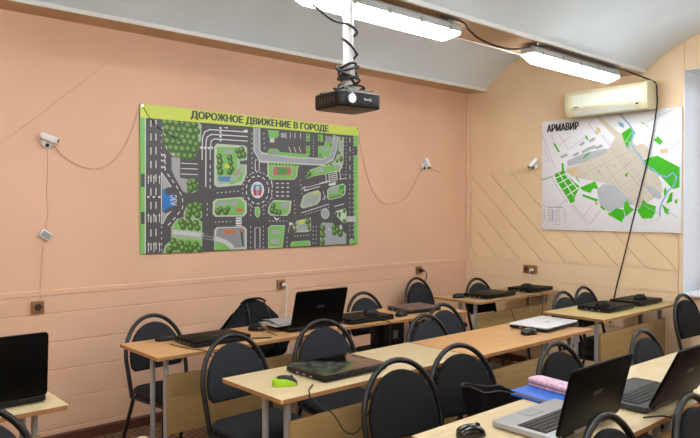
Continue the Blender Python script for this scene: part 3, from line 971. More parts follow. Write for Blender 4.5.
ROAD_PRINT=[
('P','asphalt',[(39,946),(1969,955),(1975,-5),(34,-2)]),
('P','asphalt',[(5,551),(37,552),(37,462),(4,462)]),
('P','asphalt',[(3,289),(36,289),(35,206),(3,207)]),
('P','asphalt',[(1957,866),(2011,861),(2011,790),(1957,778)]),
('L','white',7,[(39,939),(33,-2)]),
('D','white',(7,50,45),[(79,929),(75,3)]),
('D','white',(7,50,45),[(116,932),(112,2)]),
('D','white',(5,14,30),[(157,922),(155,570)]),
('L','white',6,[(155,570),(154,204)]),
('D','white',(6,14,26),[(154,190),(153,7)]),
('L','white',5,[(59,484),(59,532)]),
('P','white',[(52,525),(66,525),(59,546)]),
('L','white',5,[(99,485),(99,533)]),
('P','white',[(92,526),(107,527),(99,547)]),
('L','white',5,[(140,486),(140,535)]),
('P','white',[(133,527),(148,528),(140,549)]),
('L','white',5,[(57,220),(58,268)]),
('P','white',[(50,261),(65,261),(58,282)]),
('L','white',5,[(98,219),(98,268)]),
('P','white',[(91,261),(105,261),(98,282)]),
('L','white',5,[(139,219),(139,268)]),
('P','white',[(132,261),(146,261),(139,282)]),
('L','white',12,[(49,393),(66,393)]),
('L','white',5,[(56,11),(57,74)]),
('P','white',[(49,60),(64,60),(57,81)]),
('L','white',12,[(90,394),(106,394)]),
('L','white',5,[(97,9),(97,72)]),
('P','white',[(90,59),(105,58),(97,79)]),
('L','white',12,[(131,394),(147,394)]),
('L','white',5,[(138,8),(138,71)]),
('P','white',[(131,57),(146,57),(138,78)]),
('L','white',8,[(156,683),(179,695),(186,667)]),
('L','white',8,[(156,644),(178,656),(186,628)]),
('L','white',8,[(156,598),(178,610),(186,582)]),
('P','grey',[(159,563),(231,466),(200,462),(162,444)]),
('L','white',5,[(159,563),(231,466)]),
('P','grey',[(158,296),(184,278),(230,296),(192,260),(161,204)]),
('L','white',5,[(230,296),(192,260),(161,204)]),
('P','blue',[(162,444),(185,444),(185,412),(254,410),(257,331),(207,324),(177,296),(162,296)]),
('D','white',(7,28,24),[(201,558),(269,474),(316,396),(316,317),(261,253),(191,183)]),
('P','sage',[(165,936),(446,943),(471,927),(466,816),(441,742),(413,689),(349,675),(240,687),(186,741),(164,810)]),
('P','green',[(187,924),(438,931),(429,741),(397,703),(270,703),(194,777)]),
('T','tree',35,[(187,921)]),
('T','tree',36,[(231,923)]),
('T','tree',36,[(276,918)]),
('T','tree',27,[(321,924)]),
('T','tree',34,[(367,912)]),
('T','tree',30,[(414,922)]),
('T','tree',34,[(204,878)]),
('T','tree',35,[(249,873)]),
('T','tree',29,[(294,874)]),
('T','tree',29,[(339,878)]),
('T','tree',35,[(385,869)]),
('T','tree',27,[(432,876)]),
('T','tree',28,[(187,826)]),
('T','tree',36,[(231,833)]),
('T','tree',27,[(276,834)]),
('T','tree',31,[(321,823)]),
('T','tree',33,[(367,827)]),
('T','tree',33,[(413,824)]),
('T','tree',36,[(204,786)]),
('T','tree',29,[(248,785)]),
('T','tree',28,[(293,778)]),
('T','tree',34,[(339,790)]),
('T','tree',33,[(385,787)]),
('T','tree',31,[(432,778)]),
('T','tree',33,[(231,740)]),
('T','tree',35,[(275,737)]),
('T','tree',36,[(321,736)]),
('T','tree',32,[(366,740)]),
('T','tree',27,[(413,732)]),
('T','tree',36,[(293,688)]),
('T','tree',29,[(339,690)]),
('T','tree',32,[(385,688)]),
('P','grey',[(232,680),(298,676),(297,533),(356,527),(352,422),(316,440),(254,538),(231,587)]),
('L','white',6,[(305,638),(437,639)]),
('L','white',6,[(305,601),(437,601)]),
('L','white',6,[(305,561),(437,561)]),
('P','sage',[(356,520),(372,531),(420,531),(440,500),(439,449),(404,427),(360,433)]),
('P','green',[(368,517),(420,522),(432,486),(428,449),(372,441)]),
('T','tree',30,[(376,499)]),
('T','tree',30,[(408,510)]),
('T','tree',30,[(416,471)]),
('T','tree',30,[(384,459)]),
('L','white',8,[(868,904),(537,897),(495,877),(477,832),(473,670)]),
('L','white',8,[(867,869),(553,863),(516,842),(506,804),(503,472)]),
('L','white',7,[(867,834),(574,831),(549,815),(542,770),(540,673)]),
('D','white',(7,25,25),[(540,636),(539,458)]),
('P','white',[(613,919),(636,926),(635,902)]),
('P','white',[(613,886),(635,893),(635,869)]),
('P','white',[(613,855),(635,862),(635,838)]),
('P','white',[(613,829),(635,836),(635,812)]),
('P','white',[(450,763),(472,769),(472,746)]),
('P','white',[(481,763),(502,770),(502,746)]),
('P','white',[(512,764),(534,771),(534,747)]),
('P','white',[(541,768),(563,775),(563,751)]),
('P','white',[(655,923),(690,930),(690,915)]),
('P','white',[(822,910),(863,925),(868,901)]),
('D','white',(6,12,26),[(907,901),(906,551)]),
('P','pale',[(574,772),(595,797),(840,798),(861,782),(861,689),(795,678),(795,655),(858,653),(858,581),(812,495),(602,472),(573,489)]),
('P','sage',[(595,756),(613,777),(829,777),(847,764),(847,684),(789,675),(789,655),(845,653),(845,591),(805,517),(620,497),(594,512)]),
('P','green',[(595,773),(768,780),(768,570),(594,557)]),
('P','green',[(697,515),(768,524),(812,595),(830,595),(803,525),(715,492)]),
('P','blue2',[(603,553),(715,557),(710,519),(620,516)]),
('P','yellow',[(663,649),(706,651),(706,621),(663,619)]),
('L','mauve',18,[(741,562),(777,578),(799,617)]),
('P','grey',[(650,754),(733,755),(733,729),(650,728)]),
('T','tree',26,[(616,700)]),
('T','tree',26,[(624,663)]),
('T','tree',26,[(616,625)]),
('T','tree',26,[(628,588)]),
('T','tree',26,[(707,697)]),
('T','tree',24,[(715,659)]),
('T','tree',26,[(706,591)]),
('T','tree',24,[(724,614)]),
('T','tree',26,[(777,754)]),
('T','tree',28,[(813,764)]),
('T','tree',28,[(831,726)]),
('T','tree',26,[(795,717)]),
('P','pale',[(560,362),(589,385),(812,402),(857,356),(857,279),(829,252),(580,252),(559,273)]),
('P','green',[(577,356),(603,376),(799,391),(838,351),(838,285),(814,262),(595,261),(576,279)]),
('P','grey',[(594,365),(697,371),(697,340),(593,336)]),
('P','rust',[(758,314),(821,314),(821,287),(767,287)]),
('P','grey',[(723,371),(767,379),(767,333),(723,333)]),
('T','tree',28,[(606,291)]),
('T','tree',22,[(627,306)]),
('T','tree',28,[(670,291)]),
('T','tree',22,[(688,310)]),
('P','pale',[(572,153),(593,175),(829,176),(856,155),(856,0),(571,2)]),
('P','grey2',[(588,147),(607,166),(815,167),(839,149),(838,16),(588,17)]),
('P','green',[(576,64),(652,54),(722,2),(575,2)]),
('P','rust',[(653,153),(749,156),(753,127),(661,114)]),
('P','darkgreen',[(798,141),(816,140),(829,24),(815,25)]),
('P','rust',[(784,157),(811,160),(811,137),(789,133)]),
('D','white',(6,12,20),[(576,213),(731,215)]),
('P','white',[(758,245),(811,246),(811,179),(758,180)]),
('L','asphalt',6,[(758,231),(811,231)]),
('L','asphalt',6,[(758,211),(811,211)]),
('L','asphalt',6,[(758,191),(811,191)]),
('D','white',(6,14,22),[(594,430),(803,448)]),
('D','white',(6,14,26),[(514,354),(513,258)]),
('D','white',(6,14,26),[(891,178),(891,6)]),
('D','white',(6,14,26),[(892,349),(891,240)]),
('P','sage',[(323,288),(355,339),(420,361),(468,347),(471,251),(443,233),(472,214),(471,-2),(160,0),(176,49),(225,89),(226,182),(268,238),(323,252)]),
('P','green',[(339,281),(371,328),(460,339),(460,259),(347,249)]),
('P','green',[(245,189),(284,228),(464,214),(464,148),(253,160)]),
('P','green',[(245,103),(463,82),(463,1),(206,5),(191,27)]),
('T','tree',30,[(379,328)]),
('T','tree',30,[(424,339)]),
('T','tree',30,[(371,288)]),
('T','tree',32,[(415,295)]),
('T','tree',28,[(452,317)]),
('T','tree',26,[(359,259)]),
('T','tree',28,[(435,266)]),
('T','tree',28,[(307,216)]),
('T','tree',30,[(363,212)]),
('T','tree',28,[(419,204)]),
('T','tree',26,[(319,184)]),
('T','tree',26,[(379,179)]),
('T','tree',24,[(435,171)]),
('T','tree',28,[(241,78)]),
('T','tree',30,[(214,22)]),
('T','tree',32,[(260,45)]),
('T','tree',28,[(299,62)]),
('T','tree',30,[(314,29)]),
('T','tree',26,[(358,56)]),
('T','tree',28,[(378,19)]),
('T','tree',30,[(418,43)]),
('T','tree',26,[(451,16)]),
('T','tree',24,[(346,17)]),
('L','grey',40,[(237,146),(362,134),(459,120),(576,93),(670,60),(740,12)]),
('L','white',28,[(237,146),(362,134),(459,120)]),
('L','white',28,[(576,93),(670,60),(731,17)]),
('D','grey2',(22,5,9),[(237,146),(362,134),(459,120),(576,93),(670,60),(731,17)]),
('L','asphalt',36,[(480,116),(563,98)]),
('L','grey2',6,[(480,116),(563,98)]),
('L','pale',64,[(950,944),(950,764),(992,715),(1279,706),(1616,709),(1710,756),(1738,818),(1764,940)]),
('L','steel',40,[(950,944),(950,764),(992,715),(1279,706),(1616,709),(1710,756),(1738,818),(1764,940)]),
('D','white',(6,12,26),[(1016,909),(1020,776)]),
('P','green',[(1054,936),(1160,936),(1160,896),(1131,874),(1063,877)]),
('P','pale',[(1073,874),(1116,875),(1116,840),(1073,838)]),
('P','green',[(1054,770),(1073,791),(1150,791),(1170,766),(1465,766),(1465,741),(1054,740)]),
('P','grey2',[(1082,779),(1140,779),(1140,751),(1082,751)]),
('L','white',6,[(1230,926),(1229,881)]),
('L','white',6,[(1275,929),(1275,884)]),
('L','white',6,[(1320,933),(1320,888)]),
('L','white',6,[(1377,937),(1377,892)]),
('L','white',6,[(1259,814),(1279,771)]),
('L','white',6,[(1310,817),(1330,774)]),
('L','white',6,[(1361,821),(1382,776)]),
('P','grey',[(1180,922),(1220,923),(1219,885),(1180,886)]),
('P','green',[(1434,937),(1474,936),(1474,873),(1434,875)]),
('P','green',[(1434,833),(1474,836),(1474,761),(1434,759)]),
('T','tree',10,[(1450,926)]),
('T','tree',10,[(1450,893)]),
('T','tree',10,[(1450,818)]),
('T','tree',10,[(1449,784)]),
('P','green',[(1562,938),(1616,938),(1616,879),(1562,879)]),
('P','green',[(1561,841),(1627,846),(1649,932),(1732,929),(1710,808),(1671,754),(1561,745)]),
('P','grey2',[(1638,931),(1727,929),(1716,877),(1649,881)]),
('P','grey',[(1594,835),(1682,836),(1682,806),(1594,801)]),
('T','tree',12,[(1583,767)]),
('T','tree',12,[(1704,859)]),
('T','tree',10,[(1578,918)]),
('T','tree',10,[(1578,893)]),
('D','white',(5,10,14),[(1513,914),(1513,755)]),
('P','sage',[(1795,934),(1852,934),(1846,694),(1649,677),(1749,733),(1783,803)]),
('T','tree',14,[(1818,918)]),
('T','tree',16,[(1795,795)]),
('T','tree',24,[(1817,745)]),
('T','tree',16,[(1772,725)]),
('P','grey',[(1806,883),(1841,882),(1841,824),(1806,822)]),
('P','pale',[(1049,683),(1392,689),(1350,647),(1340,573),(1309,549),(1082,545),(1048,572)]),
('P','green',[(1061,676),(1380,681),(1341,644),(1332,576),(1303,555),(1091,550),(1060,575)]),
('P','sage',[(1092,653),(1289,657),(1294,584),(1092,573)]),
('P','rust2',[(1111,648),(1274,652),(1284,620),(1274,585),(1111,576),(1099,613)]),
('P','dgreen',[(1150,638),(1234,639),(1234,592),(1150,587)]),
('T','tree',10,[(1073,669)]),
('T','tree',10,[(1103,670)]),
('T','tree',10,[(1134,670)]),
('T','tree',10,[(1166,670)]),
('T','tree',10,[(1197,670)]),
('T','tree',10,[(1229,670)]),
('T','tree',10,[(1261,671)]),
('T','tree',10,[(1293,671)]),
('T','tree',10,[(1326,671)]),
('T','tree',10,[(1359,671)]),
('P','pale',[(1423,576),(1476,636),(1594,674),(1817,710),(1835,672),(1795,635),(1508,583),(1444,560)]),
('P','green',[(1441,582),(1489,635),(1595,669),(1796,700),(1812,667),(1776,635),(1517,588),(1460,568)]),
('P','grey',[(1529,638),(1616,658),(1627,633),(1540,613)]),
('P','grey',[(1738,689),(1795,698),(1806,666),(1744,659)]),
('T','tree',26,[(1465,602)]),
('T','tree',18,[(1444,581)]),
('T','tree',12,[(1704,692)]),
('D','white',(9,26,26),[(1130,514),(1284,518)]),
('D','white',(9,26,26),[(1130,482),(1284,486)]),
('D','white',(9,26,26),[(1130,446),(1284,449)]),
('D','white',(9,26,26),[(1130,414),(1284,416)]),
('L','white',7,[(1087,541),(1096,486)]),
('L','white',5,[(1086,461),(1091,390)]),
('D','white',(9,26,24),[(1061,461),(1057,435),(1048,410),(1033,388),(1014,370),(991,358),(966,352),(941,351),(916,358),(894,369),(876,386),(862,407),(853,431),(850,457),(853,483),(862,507),(876,528),(895,546),(917,559),(941,566),(967,567),(992,561),(1014,550),(1034,533),(1048,512),(1057,487),(1061,461)]),
('D','white',(6,14,20),[(1096,462),(1092,427),(1079,395),(1060,366),(1034,343),(1003,327),(970,319),(937,319),(904,327),(875,342),(850,365),(832,392),(820,423),(817,456),(821,490),(832,521),(851,549),(876,572),(905,589),(937,598),(971,599),(1004,592),(1034,578),(1060,556),(1080,528),(1092,496),(1096,462)]),
('P','white',[(1016,460),(1014,444),(1009,429),(1000,416),(989,406),(976,398),(961,394),(946,394),(932,398),(919,405),(908,415),(900,428),(895,442),(893,458),(895,473),(900,488),(908,501),(919,511),(932,519),(947,523),(961,524),(976,520),(989,513),(1000,503),(1009,490),(1014,476)]),
('P','blue2',[(920,500),(990,502),(996,464),(912,462)]),
('P','red',[(912,462),(996,464),(986,416),(921,415)]),
('P','mauve',[(935,466),(973,467),(966,420),(942,420)]),
('P','pale',[(940,490),(971,491),(971,459),(940,459)]),
('P','pale',[(980,286),(979,276),(977,266),(973,258),(968,251),(963,246),(956,244),(950,244),(944,246),(939,251),(934,258),(930,267),(928,276),(927,287),(928,297),(930,307),(934,315),(939,322),(944,327),(950,329),(957,329),(963,327),(968,322),(973,315),(977,307),(979,297)]),
('P','green',[(974,286),(973,277),(972,269),(969,261),(965,255),(961,251),(956,249),(951,249),(946,251),(942,256),(938,262),(935,269),(934,278),(933,287),(934,296),(935,304),(938,311),(942,317),(946,322),(951,324),(956,324),(961,322),(965,317),(969,311),(972,304),(973,295)]),
('L','white',5,[(933,693),(971,695),(971,608),(933,607),(933,693)]),
('L','white',5,[(930,165),(976,164),(976,-1),(929,1),(930,165)]),
('D','white',(6,12,20),[(1009,176),(1009,2)]),
('D','white',(6,12,20),[(1012,342),(1014,247)]),
('P','pale',[(1072,350),(1110,382),(1284,377),(1272,286),(1238,255),(1081,257),(1052,278),(1057,326)]),
('P','green',[(1080,345),(1115,372),(1267,368),(1256,290),(1227,263),(1089,265),(1063,283),(1068,324)]),
('P','grey',[(1179,358),(1254,359),(1253,314),(1179,314)]),
('T','tree',26,[(1101,334)]),
('T','tree',28,[(1096,298)]),
('T','tree',26,[(1130,286)]),
('T','tree',24,[(1164,282)]),
('D','white',(6,12,22),[(1062,215),(1238,212)]),
('L','white',10,[(1110,246),(1130,226),(1159,234)]),
('P','pale',[(1052,159),(1081,182),(1218,179),(1193,0),(1052,-1)]),
('P','green',[(1057,154),(1084,175),(1211,172),(1188,10),(1057,8)]),
('P','grey',[(1086,140),(1174,138),(1169,106),(1081,108)]),
('P','grey',[(1081,76),(1168,74),(1163,32),(1081,39)]),
('P','pale',[(1294,171),(1340,215),(1481,239),(1486,134),(1443,118),(1309,119)]),
('P','sage',[(1305,170),(1346,209),(1470,229),(1474,139),(1437,125),(1319,126)]),
('P','yellow2',[(1360,215),(1423,227),(1422,194),(1360,190)]),
('P','grey',[(1350,185),(1443,183),(1443,143),(1350,145)]),
('T','tree',30,[(1452,206)]),
('T','tree',16,[(1319,179)]),
('T','tree',18,[(1319,138)]),
('T','tree',18,[(1465,151)]),
('T','tree',16,[(1459,176)]),
('L','pale',6,[(1248,115),(1268,188)]),
('P','white',[(1258,204),(1299,195),(1289,179),(1263,180)]),
('D','white',(6,12,22),[(1238,82),(1238,1)]),
('D','white',(6,12,20),[(1309,87),(1475,92)]),
('P','pale',[(1273,24),(1288,44),(1464,48),(1478,34),(1478,4),(1273,3)]),
('P','green',[(1280,24),(1294,43),(1458,46),(1471,33),(1471,6),(1280,5)]),
('P','pale',[(1371,331),(1402,418),(1454,443),(1561,470),(1590,446),(1588,386),(1550,348),(1402,314)]),
('P','sage',[(1385,339),(1412,414),(1458,437),(1552,460),(1578,438),(1576,387),(1543,354),(1412,325)]),
('P','grey',[(1407,393),(1556,428),(1556,382),(1412,347)]),
('P','yellow2',[(1518,450),(1556,458),(1556,438),(1518,432)]),
('L','white',6,[(1412,463),(1583,500)]),
('L','white',9,[(1392,480),(1423,493),(1412,463),(1454,468)]),
('P','pale',[(1660,472),(1693,496),(1840,532),(1872,511),(1864,441),(1817,412),(1682,387),(1660,404)]),
('P','green',[(1672,470),(1701,491),(1831,522),(1858,504),(1851,443),(1810,418),(1691,397),(1671,411)]),
('P','grey',[(1682,481),(1783,505),(1789,449),(1682,443)]),
('P','dgreen',[(1795,507),(1852,520),(1852,485),(1795,475)]),
('T','tree',11,[(1687,404)]),
('T','tree',11,[(1712,409)]),
('T','tree',11,[(1737,413)]),
('T','tree',11,[(1761,418)]),
('T','tree',11,[(1786,423)]),
('T','tree',11,[(1812,427)]),
('T','tree',14,[(1840,458)]),
('L','white',5,[(1433,489),(1693,546)]),
('L','white',6,[(1381,277),(1682,353)]),
('D','white',(6,12,20),[(1423,264),(1704,331)]),
('L','white',6,[(1738,332),(1852,354)]),
('L','white',8,[(1643,608),(1654,532)]),
('L','white',8,[(1676,609),(1687,533)]),
('L','white',8,[(1760,643),(1772,561)]),
('L','white',8,[(1800,644),(1812,562)]),
('L','white',6,[(1687,618),(1755,632)]),
('L','white',6,[(1690,603),(1757,617)]),
('L','white',6,[(1692,588),(1759,601)]),
('L','white',6,[(1694,572),(1762,586)]),
('L','white',6,[(1696,557),(1764,570)]),
('L','white',6,[(1699,542),(1766,555)]),
('L','white',6,[(1572,526),(1693,554)]),
('L','white',6,[(1795,566),(1875,581)]),
('P','white',[(1671,524),(1760,543),(1749,517),(1682,507)]),
('L','white',5,[(1616,463),(1637,387)]),
('L','white',5,[(1605,386),(1648,421)]),
('P','pale',[(1684,271),(1683,260),(1679,250),(1672,241),(1664,233),(1654,228),(1643,226),(1632,226),(1621,229),(1611,234),(1603,241),(1597,250),(1593,260),(1591,271),(1593,282),(1597,292),(1603,301),(1611,308),(1621,313),(1632,316),(1643,316),(1654,313),(1664,308),(1672,301),(1679,292),(1683,281)]),
('P','steel',[(1674,271),(1673,262),(1670,254),(1665,246),(1658,240),(1650,236),(1642,234),(1633,234),(1624,237),(1617,241),(1610,247),(1605,254),(1602,262),(1601,271),(1602,280),(1605,288),(1610,295),(1617,301),(1625,305),(1633,307),(1642,307),(1650,305),(1658,301),(1665,295),(1670,288),(1673,279)]),
('P','grey',[(1658,271),(1658,266),(1656,261),(1653,257),(1649,253),(1645,251),(1640,250),(1635,250),(1630,251),(1625,253),(1622,257),(1619,261),(1617,266),(1616,271),(1617,276),(1619,281),(1622,285),(1625,288),(1630,291),(1635,292),(1640,292),(1645,291),(1649,288),(1653,285),(1656,281),(1658,276)]),
('P','pale',[(1738,271),(1760,293),(1864,316),(1879,284),(1875,192),(1840,188)]),
('P','mint',[(1748,269),(1768,288),(1859,308),(1872,280),(1869,201),(1839,198)]),
('T','tree',18,[(1760,268)]),
('T','tree',18,[(1852,293)]),
('T','tree',18,[(1852,209)]),
('P','darkgreen',[(1789,284),(1812,284),(1806,240),(1789,241)]),
('P','pale',[(1881,246),(1993,245),(1993,196),(1881,198)]),
('L','steel',5,[(1896,244),(1896,198)]),
('L','steel',5,[(1914,244),(1914,198)]),
('L','steel',5,[(1931,244),(1931,198)]),
('L','steel',5,[(1949,244),(1949,198)]),
('L','steel',5,[(1967,244),(1967,198)]),
('L','steel',5,[(1985,243),(1985,197)]),
('P','sage',[(1583,166),(1604,195),(1715,191),(1789,145),(1875,91),(1873,5),(1582,3)]),
('P','steel',[(1589,162),(1610,190),(1715,186),(1785,143),(1867,92),(1865,13),(1589,11)]),
('T','tree',30,[(1610,144)]),
('T','tree',30,[(1610,89)]),
('T','tree',26,[(1610,29)]),
('T','tree',30,[(1738,150)]),
('T','tree',30,[(1743,111)]),
('T','tree',32,[(1806,97)]),
('T','tree',28,[(1777,128)]),
('P','pale',[(1670,147),(1693,147),(1693,130),(1670,130)]),
('P','pale',[(1794,167),(1823,175),(1829,136),(1806,132)]),
('P','pale',[(1963,22),(1963,16),(1960,10),(1957,5),(1952,1),(1947,-2),(1940,-3),(1934,-3),(1928,-1),(1923,2),(1918,6),(1914,12),(1912,18),(1911,24),(1912,30),(1914,36),(1918,41),(1923,45),(1928,48),(1934,49),(1940,49),(1947,48),(1952,44),(1957,40),(1960,35),(1963,29)]),
('P','green',[(1918,41),(1955,40),(1956,-3),(1918,-3)]),
('D','white',(7,40,40),[(1918,934),(1918,565)]),
('D','white',(6,10,22),[(1875,931),(1875,564)]),
('D','white',(6,10,22),[(1961,937),(1961,566)]),
('D','white',(7,12,28),[(1916,530),(1916,55)]),
('D','white',(7,12,28),[(1957,531),(1957,53)]),
('D','white',(6,12,22),[(1539,167),(1537,15)]),
('D','white',(6,12,22),[(1505,167),(1505,16)]),
('D','white',(5,10,20),[(1829,606),(1887,621)]),
('D','white',(5,12,24),[(1371,549),(1391,418)]),
('D','white',(6,12,22),[(1309,384),(1319,253)]),
]
